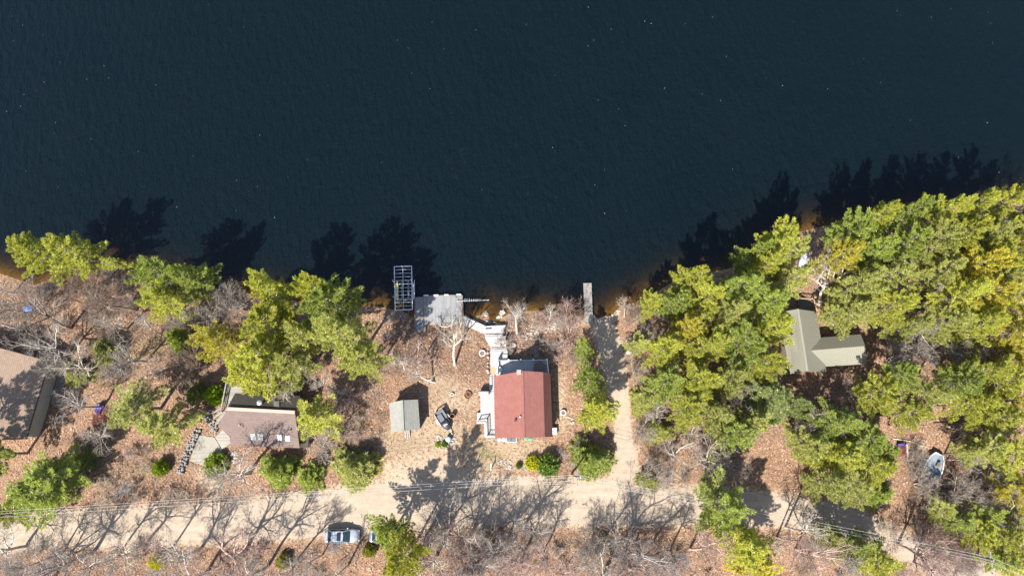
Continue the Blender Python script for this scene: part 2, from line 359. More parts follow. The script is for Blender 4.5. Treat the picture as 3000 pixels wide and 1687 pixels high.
TRACK = [(1830,1470,2.6),(1832,1400,2.2),(1832,1330,1.5),(1826,1260,1.1),(1815,1170,1.2),(1800,1080,1.6),(1785,1010,1.7),(1765,955,1.6),(1752,935,1.5)]
xs = axis(-92, 92, 0.5, 4000); ys = axis(-34, 46, 0.5, 4000)
X, Y = np.meshgrid(xs, ys); Z = HZ(X, Y)
gme, X, Y = grid_mesh('ground', xs, ys, Z)
sand = np.maximum.reduce([polymask(X, Y, [(a, b, r+0.3) for a, b, r in ROAD], 1.6), polymask(X, Y, [(a, b, r+0.2) for a, b, r in TRACK], 1.2),
    0.75*polymask(X, Y, [(1150,1390,2.5),(1280,1375,3.0),(1380,1390,2.2)], 3), 0.9*polymask(X, Y, [(1700,940,0.5),(1760,938,1.0),(1805,928,0.5)], 1),
    0.62*polymask(X, Y, [(1270,1200,1.2),(1330,1180,1.5)], 2.5), 0.8*polymask(X, Y, [(2690,1310,1.5)], 2), 0.6*polymask(X, Y, [(600,1400,2.0),(640,1440,2.2)], 2),
    0.6*polymask(X, Y, [(1640,1140,1.0),(1645,1230,1.0)], 1.5)])
dry = np.maximum.reduce([0.95*polymask(X, Y, [(1160,1300,2.5),(1260,1290,4.0),(1400,1330,3.5),(1560,1320,2.2)], 3), 0.8*polymask(X, Y, [(1290,1130,3.0),(1370,1180,2.5)], 4),
    0.7*polymask(X, Y, [(1640,1100,1.2),(1650,1250,1.5)], 2), 0.6*polymask(X, Y, [(290,1390,5),(400,1370,3)], 6), 0.6*polymask(X, Y, [(1870,1100,1.5),(1880,1300,1.5)], 2.5),
    0.55*polymask(X, Y, [(180,1120,2),(330,1020,4)], 5), 0.55*polymask(X, Y, [(1700,1600,3)], 5)])
moss = np.maximum.reduce([0.62*polymask(X, Y, [(1420,1330,2.2),(1480,1330,1.0)], 3), 0.6*polymask(X, Y, [(1780,1590,3)], 4), 0.55*polymask(X, Y, [(430,1380,3)], 4), 0.6*polymask(X, Y, [(1850,1060,0.8),(1870,1200,1.0)], 2),
    0.55*polymask(X, Y, [(560,960,5),(300,1100,4)], 6)])
ca = gme.color_attributes.new('cover', 'FLOAT_COLOR', 'POINT')
ca.data.foreach_set('color', np.stack([sand, dry, moss, np.ones_like(sand)], -1).astype(np.float32).ravel())
gme.materials.append(M['ground']); go = bpy.data.objects.new('ground', gme); COL.objects.link(go); go['kind'] = 'structure'
wxs = axis(-95, 95, 1.0, 4000); wys = axis(2, 90, 1.0, 4000); wys = wys[wys > 0]
WX, WY = np.meshgrid(wxs, wys)
wme, WX, WY = grid_mesh('lake_water', wxs, wys, np.full(WX.shape, WATER_Z))
da = wme.attributes.new('depth', 'FLOAT', 'POINT'); da.data.foreach_set('value', np.clip(WATER_Z-HZ(WX, WY), 0, 10).astype(np.float32).ravel())
wme.materials.append(M['water']); wo = bpy.data.objects.new('lake_water', wme); COL.objects.link(wo); wo['kind'] = 'structure'

def strip(name, pts, mat, lift, jit=0.35, seed=1):
    rr = random.Random(seed); P = [(GG(a, b), r) for a, b, r in pts]; dense = []
    for (p, r), (q, s_) in zip(P[:-1], P[1:]):
        n = max(2, int((q-p).length/0.7))
        for k in range(n): t = k/n; dense.append((lerp(p, q, t), r+(s_-r)*t))
    dense.append(P[-1]); b = MB(); W = 7
    jl = jr = 0
    for i, (p, r) in enumerate(dense):
        d = (dense[min(i+3, len(dense)-1)][0]-dense[max(i-3, 0)][0]); d.z = 0; d.normalize(); nrm = Vector((-d.y, d.x, 0))
        jl = jl*0.7+rr.uniform(-jit, jit)*0.6; jr = jr*0.7+rr.uniform(-jit, jit)*0.6
        for k in range(W):
            t = k/(W-1)*2-1; q = p+nrm*(t*r*0.93+(jl if t > 0 else jr)*abs(t)); b.v.append((q.x, q.y, hz(q.x, q.y)+lift))
    for i in range(len(dense)-1):
        for k in range(W-1): a = i*W+k; b.f.append((a, a+W, a+W+1, a+1)[::-1])
    o = b.build(name, mat, smooth=True); o['kind'] = 'structure'; return o
strip('road', ROAD, 'road', 0.022, seed=3); strip('launch_track', TRACK, 'road', 0.032, 0.2, seed=5)

def in_sand(x, y): return False
# ------------------------------------------------------------------ buildings
def gable(root, N, S, base, roofs, wall, th=0.16, over=0.35, trim=None):
    """N, S: profile points west->east at the north and south end; roofs: one material per slope"""
    b = MB(); ax = (Vector(N[0])-Vector(S[0])); ax.z = 0; ax.normalize(); ex = Vector((ax.y, -ax.x, 0)); k = len(N)
    Ni = [Vector(p)-ax*over-Vector((0,0,th+0.02)) for p in N]; Si = [Vector(p)+ax*over-Vector((0,0,th+0.02)) for p in S]
    def inset(P):
        P = list(P); s0 = (P[1].z-P[0].z)/max(0.1, (P[1]-P[0]).xy.length); s1 = (P[-2].z-P[-1].z)/max(0.1, (P[-1]-P[-2]).xy.length)
        P[0] = P[0]+ex*over+Vector((0,0,s0*over)); P[-1] = P[-1]-ex*over+Vector((0,0,s1*over)); return P
    Ni, Si = inset(Ni), inset(Si)
    n = [Vector((Ni[0].x, Ni[0].y, base))]+Ni+[Vector((Ni[-1].x, Ni[-1].y, base))]
    s = [Vector((Si[0].x, Si[0].y, base))]+Si+[Vector((Si[-1].x, Si[-1].y, base))]
    m = len(n); b.add(n+s, [tuple(range(m)), tuple(range(2*m-1, m-1, -1))]+[(i, i+m, (i+1) % m+m, (i+1) % m) for i in range(m)])
    b.build('wall', wall, root)
    out = []
    for i in range(k-1):
        r = MB().slab([S[i], S[i+1], N[i+1], N[i]], th).build('roof_slope', roofs[i], root); out.append(r)
    if trim:
        rg = max(range(k), key=lambda i: N[i].z); u = Vector((0,0,0.03))
        MB().bar(Vector(N[rg])+u, Vector(S[rg])+u, 0.3, 0.06).build('ridge_cap', trim, root)
    return n, s
def window(root, c, wd, ht, ang, frame='white', glass='glass', name='window'):
    f = MB().box(c, (wd+0.16, 0.10, ht+0.16), ang).build(name, frame, root)
    MB().box(Vector(c)+Vector((math.sin(ang)*0.04, -math.cos(ang)*0.04, 0)), (wd, 0.06, ht), ang).build('pane', glass, f)
def rail(root, pts, h=0.95, wd=0.1, mat='white', step=1.6, name='railing', bal=True):
    b = MB()
    for p, q in zip(pts[:-1], pts[1:]):
        p, q = Vector(p), Vector(q); n = max(1, round((q-p).length/step)); u = Vector((0,0,h))
        b.bar(p+u, q+u, wd, 0.08); b.bar(p+Vector((0,0,0.12)), q+Vector((0,0,0.12)), 0.05)
        for i in range(n+1): a = lerp(p, q, i/n); b.bar(a, a+u*1.06, 0.11)
        if bal:
            m = max(2, int((q-p).length/0.22))
            for i in range(m): a = lerp(p, q, (i+.5)/m); b.bar(a+Vector((0,0,0.12)), a+u, 0.03)
    return b.build(name, mat, root)
def deck(root, poly, z, mat, th=0.18, name='deck_floor', posts=True, base=None, pmat='oldwood'):
    P = [Vector((p.x, p.y, z)) for p in poly]
    o = MB().slab(P, th).build(name, mat, root)
    if posts:
        for p in P:
            c = lerp(p, sum(P, Vector())/len(P), 0.06); zb = (hz(c.x, c.y) if base is None else base)-0.2
            if zb < z-th-0.1: MB().bar((c.x, c.y, zb), (c.x, c.y, z-th-0.002), 0.12).build('post', pmat, root)
    return o
def stairs(root, p, q, wd, n, mat, zs, ze, th=0.06):
    for i in range(n):
        t = (i+.5)/n; a = lerp(p, q, t); a.z = zs+(ze-zs)*t; d = (Vector(q)-Vector(p)); d.z = 0; L = d.length/n; d.normalize()
        MB().bar(a-d*L*0.5, a+d*L*0.5, wd, th).build('step', mat, root)

# --- red cottage
N = [G(1447,1102,3.1), G(1530,1086,6.0), G(1591,1090,4.9), G(1612,1094,3.0)]; S = [G(1450,1284,3.1), G(1535,1281,6.0), G(1596,1279.5,4.9), G(1619.5,1279,3.0)]
rh = thing('lake_cottage', 'lakeside cottage with a brick red shingle roof and pale wraparound decks', 'house', (G(1535,1190).x, G(1535,1190).y, -0.1))
gable(rh, N, S, -1.6, ['red_roof']*3, 'cream', trim='red_roof')
for px, py, zt, r, mt in ((1510,1231,5.55,0.13,'black'), (1523.5,1221.5,6.0,0.09,'grey')):
    pl = plane3(N[0], N[1], S[0]); p = Gpl(px, py, pl); MB().lathe(p-Vector((0,0,0.1)), [(r,0),(r,0.45),(r*1.4,0.45),(r*1.4,0.55)], 10).build('roof_vent', mt, rh)
p = G(1520,1093,5.4); ch = MB().box((p.x, p.y, 3.4), (0.5,0.5,6.9)).build('chimney', 'grey', rh)
MB().box((p.x, p.y, 6.9), (0.62,0.62,0.1)).build('cap', 'concrete', ch)
for px in (1475, 1500, 1570):
    a = G(px,1281,1.2); window(rh, (a.x, S[0].y+0.36, 1.2), 1.0, 1.1, 0)
a = G(1545,1281,0.9); dr = MB().box((a.x, S[0].y+0.35, 0.95), (0.95,0.12,2.05)).build('door', 'white', rh); MB().box((a.x+0.36, S[0].y+0.27, 0.95), (0.06,0.08,0.06)).build('handle', 'black', dr)
for py in (1120, 1160, 1215):
    a = G(1618, py, 1.2); window(rh, (N[3].x-0.36+(1279-py)*0.0004, a.y, 1.2), 1.0, 1.0, rad(90))
for px in (1475, 1500, 1550, 1585): a = G(px,1100,1.9); window(rh, (a.x, N[0].y-0.33, 1.7), 1.2, 1.5, rad(180))
# north deck
ND = [G(1456,1058,0.75), G(1456,1100,0.75), G(1606,1094,0.75), G(1602,1056,0.75)]
deck(rh, ND, 0.75, 'deck_ns')
rail(rh, [ND[1], ND[0]], 1.0, 0.24, 'white', bal=False); rail(rh, [ND[0], ND[3]], 0.95, 0.07, 'alu', 1.75, bal=False); rail(rh, [ND[3], ND[2]], 1.0, 0.14, 'white', bal=False)
for px in (1457, 1490, 1526, 1562, 1601): a = lerp(ND[0], ND[3], (px-1456)/146); MB().box((a.x, a.y, 1.35), (0.24,0.24,1.2)).build('post_sleeve', 'white', rh)
# west deck with inlay
WD_ = [G(a, b, 0.55) for a, b in ((1408,1147),(1408,1208),(1397,1209),(1397,1238),(1422,1237),(1423,1279),(1453,1279),(1451,1147))]
deck(rh, WD_, 0.55, 'deck_ns')
def inlay(cx, cy, w_, h_, t=0.16, z=0.554):
    a = G(cx-w_, cy-h_, z); b_ = G(cx+w_, cy+h_, z); b = MB()
    for c, s in (((a.x+b_.x)/2, a.y), ((a.x+b_.x)/2, b_.y)): b.box((c, s, z), (abs(b_.x-a.x)+t, t, 0.012))
    for c in (a.x, b_.x): b.box((c, (a.y+b_.y)/2, z), (t, abs(b_.y-a.y)-t, 0.012))
    b.build('inlay_frame', 'inlay', rh)
for cx, cy in ((1431,1165),(1432,1199),(1434.5,1232),(1437,1263)): inlay(cx, cy, 6, 5.5)
for cx, cy in ((1430,1165),(1431,1199)): inlay(cx, cy, 17, 14.5, 0.14)
inlay(1437,1232,12,13.5,0.14)
b = MB()
for a, c in ((WD_[3], WD_[4]), (WD_[4], WD_[5]), (WD_[5], WD_[6])): b.bar(Vector(a)+Vector((0,0,0.07)), Vector(c)+Vector((0,0,0.07)), 0.24, 0.16)
b.build('deck_border', 'white', rh)
e = Vector((0.35,0,0)); rail(rh, [WD_[3]+Vector((0.3,0.4,0)), WD_[4]+Vector((0.3,0.55,0)), WD_[5]+Vector((0.35,0.3,0)), WD_[6]+Vector((0,0.3,0))], 0.95, 0.07, 'black', 1.8)
stairs(rh, G(1441,1147,0.5), G(1441,1097,-0.5), 0.75, 8, 'grey', 0.45, -0.35)
MB().bar(G(1433,1145,1.35), G(1433,1100,0.5), 0.06).bar(G(1433,1145,0.5), G(1433,1145,1.4), 0.08).bar(G(1433,1100,-0.6), G(1433,1100,0.55), 0.08).build('stair_rail', 'black', rh)
MB().slab([G(1437,1096,0.05), G(1455,1096,0.05), G(1455,1074,0.05), G(1437,1074,0.05)], 0.15).build('landing', 'timber', rh)
# things by the cottage
p = G(1581,1079,0.75); t = thing('patio_table', 'brown hexagonal patio table on the shaded lake-side deck', 'table', p)
MB().lathe((p.x, p.y, 0.752), [(0.3,0),(0.3,0.04),(0.05,0.05),(0.05,0.68)], 10).build('pedestal', 'black', t); MB().lathe((p.x, p.y, 0.752+0.68), [(0.95,0),(1.0,0.03),(0.97,0.07)], 6, 0.3).build('table_top', 'brownfab', t)
p = G(1463,1083,0.75); t = thing('side_table', 'small round white side table on the lake-side deck', 'table', p)
MB().lathe((p.x, p.y, 0.752), [(0.2,0),(0.2,0.03),(0.04,0.04),(0.04,0.45)], 10).build('pedestal', 'alu', t); MB().lathe((p.x, p.y, 1.202), [(0.36,0),(0.38,0.02),(0.37,0.05)], 16).build('table_top', 'white', t)
p = G(1418,1152,0.55); t = thing('covered_grill', 'barbecue under a grey cover at the end of the pale west deck', 'grill', p)
bb = MB(); o = 0
prof = [(-0.30,0.0),(-0.33,0.7),(-0.27,0.98),(-0.1,1.13),(0.12,1.13),(0.28,0.98),(0.33,0.7),(0.30,0.0)]
for k, (xx, sc) in enumerate(((-0.72,0.8),(-0.66,0.97),(0.66,0.97),(0.72,0.8))):
    for yy, zz in prof: bb.v.append((p.x+xx, p.y+yy*sc, 0.553+zz*(1 if sc > 0.9 else 0.93)))
for k in range(3):
    for i in range(len(prof)): j = (i+1) % len(prof); bb.f.append((k*8+i, (k+1)*8+i, (k+1)*8+j, k*8+j))
bb.f += [tuple(range(8))[::-1], tuple(range(24, 32))]; bb.build('cover', 'grey', t); MB().box((p.x+0.05, p.y-0.31, 1.25), (0.2,0.06,0.05)).build('vent_flap', 'white', t)
p = GG(1624,1263); t = thing('heat_pump', 'pale grey outdoor unit standing at the east wall of the red-roofed cottage', 'air conditioner', p)
MB().box((p.x, p.y, p.z+0.45), (0.62,0.95,0.86)).build('casing', 'white', t); MB().lathe((p.x, p.y, p.z+0.881), [(0.26,0),(0.26,0.03),(0.2,0.04)], 16).build('fan_grille', 'grey', t)
for i, px in enumerate((1463, 1475)):
    p = GG(px,1288); t = thing('garden_chair', ('mint' ' green garden chair below the south eave of the red roof'), 'chair', p, 'mint chairs under the red eave')
    MB().lathe((p.x, p.y, p.z+0.38), [(0.26,0),(0.3,0.03),(0.29,0.06)], 12).build('seat', 'mint', t); MB().box((p.x, p.y+0.27, p.z+0.68), (0.5,0.05,0.52)).build('backrest', 'mint', t)
    for sx in (-.19,.19):
        for sy in (-.17,.17): MB().bar((p.x+sx, p.y+sy, p.z-0.02), (p.x+sx, p.y+sy, p.z+0.38), 0.04).build('leg', 'mint', t)
p = GG(1498,1287); t = thing('window_well', 'pale framed basement window box with two dark lids below the red eave', 'window well', p)
b = MB(); [b.box((p.x+dx, p.y+dy, p.z+0.2), s) for dx, dy, s in ((0,-0.35,(1.6,0.1,0.44)),(-0.75,0.02,(0.1,0.63,0.44)),(0.75,0.02,(0.1,0.63,0.44)))]; b.build('frame', 'white', t)
for sx in (-.36,.36): MB().box((p.x+sx, p.y+0.02, p.z+0.36), (0.66,0.6,0.05)).build('lid', 'darkgrey', t)
p = GG(1548,1286); pts = [(p.x+0.55*math.sin(k*0.7)+k*0.02-0.3, p.y+0.16*math.cos(k*0.9), p.z+0.06+0.01*(k % 3)) for k in range(26)]
tag(MB().tube(pts, 0.035, 5).build('garden_hose', 'hose', smooth=True), 'loose coil of green garden hose under the south eave of the red roof', 'hose')

# --- grey shed
N = [G(1140,1180,2.5), G(1177.5,1172,3.7), G(1224.5,1170,2.5)]; S = [G(1146.5,1266,2.5), G(1181.5,1261.5,3.7), G(1230.5,1256.5,2.5)]
p = G(1186,1220); sh = thing('garden_shed', 'small shed with a weathered grey gabled roof beside the sandy yard', 'shed', (p.x, p.y, -0.1))
gable(sh, N, S, -0.4, ['grey_roof']*2, 'brownwall', th=0.12, over=0.2, trim='grey_roof')
a = G(1193,1262,1.0); d = MB().box((a.x, S[1].y+0.22, 0.95), (1.3,0.1,1.9)).build('door', 'cream', sh); MB().box((a.x+0.5, S[1].y+0.15, 0.95), (0.06,0.08,0.2)).build('handle', 'black', d)
for i, dx in enumerate((-0.28, 0.0, 0.27)):
    a = G(1192,1262,0.35); c = G(1194,1284,0.05); MB().bar((a.x+dx, a.y+0.1, 0.38), (c.x+dx, c.y, hz(c.x, c.y)+0.05), 0.2, 0.05).build('ramp_plank', 'oldwood', sh)

# --- brown house with the pointed west end
bh = thing('brown_house', 'house with brown shingle roof, pointed west end, four south skylights and grey decks', 'house', (G(765,1250).x, G(765,1250).y, -0.1))
RW, RE = G(667,1197,5.6), G(864,1207.5,5.6); SE_, SW_ = G(878,1312,2.9), G(677,1304,2.9); NE_, NW_ = G(880,1159,3.9), G(689,1151,3.9)
plS = plane3(RW, RE, lerp(SW_, SE_, 0.5)); plN = plane3(RW, RE, lerp(NW_, NE_, 0.5))
sp = [Gpl(a, b, plS) for a, b in ((667,1197),(638,1246.5),(675,1279),(677,1304),(878,1312),(864,1207.5))]
npoly = [Gpl(a, b, plN) for a, b in ((864,1207.5),(880,1159),(689,1151),(664,1196.8))]
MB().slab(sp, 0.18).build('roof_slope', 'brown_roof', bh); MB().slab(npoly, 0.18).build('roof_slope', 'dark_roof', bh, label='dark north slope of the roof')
cen = sum(sp+npoly, Vector())/10
foot = [lerp(p, cen, 0.06) for p in (npoly[2], sp[1], sp[2], sp[3], sp[4], npoly[1])]
b = MB(); n = len(foot); cs = [sp[0], sp[5]]
vs = [Vector((p.x, p.y, -0.6)) for p in foot]+[Vector((p.x, p.y, p.z-0.24)) for p in foot]+[lerp(sp[0], cen, .06)-Vector((0,0,.24)), lerp(sp[5], cen, .06)-Vector((0,0,.24))]
b.add(vs, [tuple(range(n))]+[(i, (i+1) % n, (i+1) % n+n, i+n) for i in range(n)]+[(6,7,12),(7,8,9,10,13,12),(10,11,13),(11,6,12,13)]); b.build('wall', 'brownwall', bh)
u = Vector((0,0,0.07)); MB().bar(sp[0]+u, sp[5]+u, 0.42, 0.09).build('ridge_flashing', 'copper', bh)
def skylight(pl, x0, y0, x1, y1, mat, fr='grey'):
    P = [Gpl(a, b, pl)+Vector((0,0,0.12)) for a, b in ((x0,y1),(x1,y1+1),(x1-1,y0+1),(x0-1,y0))]
    f = MB().slab(P, 0.14).build('skylight', fr, bh); c = sum(P, Vector())/4
    MB().slab([lerp(q, c, 0.18)+Vector((0,0,0.014)) for q in P], 0.012).build('pane', mat, f)
for q in ((736,1270,750,1287,'sky_glass'),(757,1271,771,1288,'sky_glass'),(813,1272,827,1290,'shade'),(837,1275,851,1292,'shade')): skylight(plS, *q, fr='grey')
skylight(plN, 803,1174,819,1190, 'sky_glass', 'timber')
p = Gpl(768,1181,plN); f = MB().lathe(p-Vector((0,0,0.2)), [(0.2,0),(0.2,1.3)], 12).build('flue', 'alu', bh, True); MB().lathe(p+Vector((0,0,1.1)), [(0.32,0),(0.34,0.05),(0.05,0.25)], 12).build('cowl', 'alu', f)
p = Gpl(703,1246,plS); MB().lathe(p-Vector((0,0,0.1)), [(0.07,0),(0.07,0.5)], 8).build('roof_vent', 'white', bh)
p = Gpl(853,1258,plS); MB().lathe(p-Vector((0,0,0.1)), [(0.07,0),(0.07,0.5)], 8).build('roof_vent', 'black', bh)
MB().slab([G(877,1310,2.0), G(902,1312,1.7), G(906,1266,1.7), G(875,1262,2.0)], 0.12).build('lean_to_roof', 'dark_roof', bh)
MB().slab([G(880,1308,1.7), G(899,1310,1.5), G(902,1268,1.5), G(878,1264,1.7)], 2.0).build('lean_to_wall', 'brownwall', bh)
D = [G(672,1116,2.3), G(655,1203,2.3), G(700,1203,2.3), G(850,1172,2.3), G(856,1128,2.3)]
deck(bh, D, 2.3, 'oldwood'); rail(bh, [D[1], D[0], D[4]], 0.95, 0.16, 'oldwood', 1.7)
W2 = [G(664,1205,0.9), G(640,1240,0.9), G(628,1246,0.9), G(637,1228,0.9), G(655,1205,0.9)]
deck(bh, [W2[0], W2[4], W2[3], W2[2], W2[1]], 0.9, 'oldwood', name='side_walk')
RP = [G(630,1281,0.35), G(651,1315,0.35), G(676,1298,0.7), G(674,1280,0.7), G(652,1259,0.7)]
MB().slab(RP, 0.16).build('ramp', 'oldwood', bh)
for k, (a, c) in enumerate((((622,1212),(648,1196)),((628,1224),(653,1206)))):
    a, c = GG(*a), GG(*c); MB().bar(a+Vector((0,0,0.12)), c+Vector((0,0,0.12)), 0.28, 0.24).build('timber_step', 'oldwood', bh)
for px in (720, 790, 850): a = G(px,1308,1.3); window(bh, (a.x, lerp(foot[3], foot[4], (px-680)/200).y-0.03, 1.3), 1.2, 1.1, rad(-2))
pad = [GG(a, b)+Vector((0,0,0.10)) for a, b in ((583,1274),(557,1349),(605,1366),(640,1338),(653,1322),(629,1281))]
o = MB().slab(pad, 0.3).build('concrete_pad', 'concrete'); o['kind'] = 'structure'

# --- tan roofed house at the west edge
N = [G(-130,1005,3.3), G(-5,1018,5.4), G(142,1058,3.2)]; S = [G(-210,1285,3.3), G(-80,1292,5.4), G(75,1286,3.2)]
th_ = thing('tan_house', 'house with a plain tan shingle roof half in tree shade', 'house', (G(0,1150).x, G(0,1150).y, -0.1))
gable(th_, N, S, -0.6, ['tan_roof']*2, 'cream', trim='tan_roof')
MB().bar(N[2]+Vector((0.07,0,-0.06)), S[2]+Vector((0.07,0,-0.06)), 0.13, 0.12).build('gutter', 'black', th_)
deck(th_, [G(75,1281,0.8), G(96,1281,0.8), G(112,1216,0.8), G(93,1216,0.8)], 0.8, 'darkgrey', name='side_deck'); p = G(91,1244,0.8); MB().box((p.x, p.y, 1.0), (0.8,0.9,0.38)).build('deck_box', 'grey', th_)
P = [GG(a, b)+Vector((0,0,0.07)) for a, b in ((150,1182),(174,1180),(203,1082),(176,1076))]
o = MB()
for k in range(6): o.slab([lerp(P[0], P[3], k/6+0.004), lerp(P[1], P[2], k/6+0.004), lerp(P[1], P[2], (k+1)/6-0.008), lerp(P[0], P[3], (k+1)/6-0.008)], 0.2)
root = bpy.data.objects.new('side_path', None); COL.objects.link(root); root['kind'] = 'structure'; OFF[root.name] = Vector((0,0,0))
for k in range(6): MB().slab([lerp(P[0], P[3], k/6+0.004), lerp(P[1], P[2], k/6+0.004), lerp(P[1], P[2], (k+1)/6-0.008), lerp(P[0], P[3], (k+1)/6-0.008)], 0.25).build('paving_slab', 'concrete', root)

# --- green metal roofed house
gh = thing('metal_roofed_house', 'L-shaped house with a ribbed sage green metal roof among the pines', 'house', (G(2400,1020).x, G(2400,1020).y, -0.1))
N = [G(2280,915,2.9), G(2337,905,5.0), G(2392,913,2.9)]; S = [G(2316,1095,2.9), G(2364.5,1086.5,5.0), G(2421,1089,2.9)]
gable(gh, N, S, -0.6, ['green_metal']*2, 'brownwall', trim='green_metal')
def ribs(P00, P01, P10, P11, n):                              # ribs run from edge P0* to edge P1*
    b = MB()
    for k in range(n):
        t = (k+.5)/n; b.bar(lerp(P00, P01, t)+Vector((0,0,0.015)), lerp(P10, P11, t)+Vector((0,0,0.015)), 0.05, 0.05)
    b.build('roof_ribs', 'green_metal', gh, kind='stuff')
ribs(N[1], S[1], N[2], S[2], 32); ribs(N[1], S[1], N[0], S[0], 32)
Wr, Er = G(2374,1026.5,4.25), G(2535,1013.5,4.25); Wn, En = G(2406,988.5,2.75), G(2521.5,979,2.75); Ws, Es = G(2421,1073,2.75), G(2538,1066,2.75)
MB().slab([Wr, Er, En, Wn], 0.14).build('wing_roof_slope', 'brown_metal', gh); MB().slab([Ws, Es, Er, Wr], 0.14).build('wing_roof_slope', 'green_metal', gh)
ribs(Wr, Er, Wn, En, 26); ribs(Wr, Er, Ws, Es, 26)
c = (Wn+En+Ws+Es)/4
fo = [lerp(p, c, 0.07) for p in (Wn, Ws, Es, En)]; vs = [Vector((p.x, p.y, -0.6)) for p in fo]+[Vector((p.x, p.y, 2.6)) for p in fo]+[lerp(Wr, c, .07)-Vector((0,0,.25)), lerp(Er, c, .07)-Vector((0,0,.25))]
MB().add(vs, [(3,2,1,0),(0,1,5,8,4),(1,2,6,9,8,5),(2,3,7,9,6),(3,0,4,8,9,7)]).build('wing_wall', 'brownwall', gh)
window(gh, (lerp(fo[1], fo[2], .35).x, lerp(fo[1], fo[2], .35).y-0.02, 1.2), 1.2, 1.1, rad(-2)); window(gh, (lerp(fo[1], fo[2], .75).x, lerp(fo[1], fo[2], .75).y-0.02, 1.2), 1.2, 1.1, rad(-2))
D = [G(2340,912,0.5), G(2385,914,0.5), G(2376,880,0.5), G(2338,878,0.5)]; deck(gh, D, 0.5, 'darkgrey')
rail(gh, [D[3], D[2], D[1]], 0.95, 0.14, 'timber')

# ------------------------------------------------------------------ walkway, docks, lift
ZA, ZB, ZC, ZD = 0.1, -0.35, -0.75, -1.5
p = G(1455,1000,-0.6); wk = thing('boardwalk', 'pale grey stepped boardwalk going down from the cottage deck to the dock', 'boardwalk', (p.x, p.y, -1.2))
deck(wk, [G(a, b, ZA) for a, b in ((1437,1027.5),(1437,1074),(1455,1074),(1455,1062),(1486,1059),(1487,1027.5))], ZA, 'deck_ns', name='platform')
deck(wk, [G(a, b, ZB) for a, b in ((1420,984),(1422,992),(1437,1019),(1437,1016),(1483.5,1016),(1481,984))][:2]+[G(1437,1018,ZB), G(1483.5,1016.5,ZB), G(1481,984,ZB)], ZB, 'deck_ns', name='platform')
for i, y in enumerate((1024.5, 1020.5)): a, c = G(1437,y,ZA-0.13*(i+1)), G(1485,y,ZA-0.13*(i+1)); MB().bar(a, c, 0.17, 0.06).build('step', 'deck', wk)
a, c = G(1420,981,ZB-0.18), G(1470,981,ZB-0.18); MB().bar(a, c, 0.2, 0.06).build('step', 'deck', wk)
deck(wk, [G(a, b, ZC) for a, b in ((1422,955),(1420,977.5),(1472,977),(1482,952))], ZC, 'deck', name='platform')
R4 = [G(1356,924,ZD+0.12), G(1356,951,ZD+0.12), G(1420,978,ZC+0.01), G(1423,955,ZC+0.01)]; MB().slab(R4, 0.14).build('ramp', 'deck', wk)
lad = thing('water_ladder', 'dark ladder stairs leading from the boardwalk into the amber shallows', 'ladder', G(1431,950,-1.5))
a0, a1 = G(1423.5,965,ZC+0.25), G(1428,934,-2.2); c0, c1 = G(1438,964,ZC+0.25), G(1440,934,-2.2)
MB().bar(a0, a1, 0.06, 0.12).build('side_rail', 'black', lad); MB().bar(c0, c1, 0.06, 0.12).build('side_rail', 'black', lad)
for k in range(7): MB().bar(lerp(a0, a1, (k+.5)/7), lerp(c0, c1, (k+.5)/7), 0.12, 0.04).build('rung', 'black', lad)
dk = thing('swim_dock', 'wide weathered grey dock with rusty edges and white bumpers at the shore', 'dock', G(1297,905,-2.0))
def dock(root, P, z, mat='dock', rim='rustrim'):
    P = [G(a, b, z) for a, b in P]; MB().slab(P, 0.12).build('deck_floor', mat, root); n = len(P)
    for i in range(n): q, r = P[i]-Vector((0,0,0.09)), P[(i+1) % n]-Vector((0,0,0.09)); d = (r-q).normalized(); nn = Vector((d.y, -d.x, 0))*0.065; MB().bar(q+nn, r+nn, 0.12, 0.2).build('edge_beam', rim, root)
    for i in range(n):
        q = lerp(P[i], sum(P, Vector())/n, 0.05); zb = min(hz(q.x, q.y), z-0.5)-0.1; MB().bar((q.x, q.y, zb), (q.x, q.y, z-0.122), 0.1).build('pile', 'rust', root)
dock(dk, [(1241,868),(1243,951),(1357,949),(1353,865)], ZD); dock(dk, [(1217,872),(1216,931),(1239,930),(1239,872)], ZD-0.05); dock(dk, [(1215,933),(1214,972),(1245,971),(1246,933)], ZD-0.02)
for x0, x1 in ((1241,1256),(1269,1285),(1301,1314),(1337,1351)): a, c = G(x0,865.5-(x0-1241)*0.03,ZD+0.08), G(x1,865.5-(x1-1241)*0.03,ZD+0.08); MB().tube([a, lerp(a, c, .1), lerp(a, c, .9), c], [0.05,0.1,0.1,0.05], 8).build('bumper', 'white', dk)
p = G(1305,945,ZD); gr = thing('grab_rail', 'white curved pipe handrail standing on the shoreward edge of the dock', 'handrail', p)
pts = [G(a, b, z) for a, b, z in ((1283,930,ZD+0.02),(1283,932,ZD+0.8),(1283,944,ZD+0.95),(1287,953,ZD+0.95),(1296,957,ZD+0.95),(1312,957,ZD+0.95),(1323,952,ZD+0.95),(1327,943,ZD+0.95),(1328,930,ZD+0.8),(1328,928,ZD+0.02))]
MB().tube(pts, 0.06, 8).build('pipe', 'white', gr, True); MB().box(pts[0], (0.22,0.22,0.04)).box(pts[-1], (0.22,0.22,0.04)).build('base_flange', 'alu', gr)
an = thing('aluminium_boom', 'long pale aluminium pole with short crossbars reaching from the dock over the shallows', 'pole', G(1395,882,-2.2))
a, c = G(1338,881.5,ZD+0.25), G(1433,879,ZD+0.25); MB().bar(a, c, 0.09, 0.07).build('boom', 'alu', an)
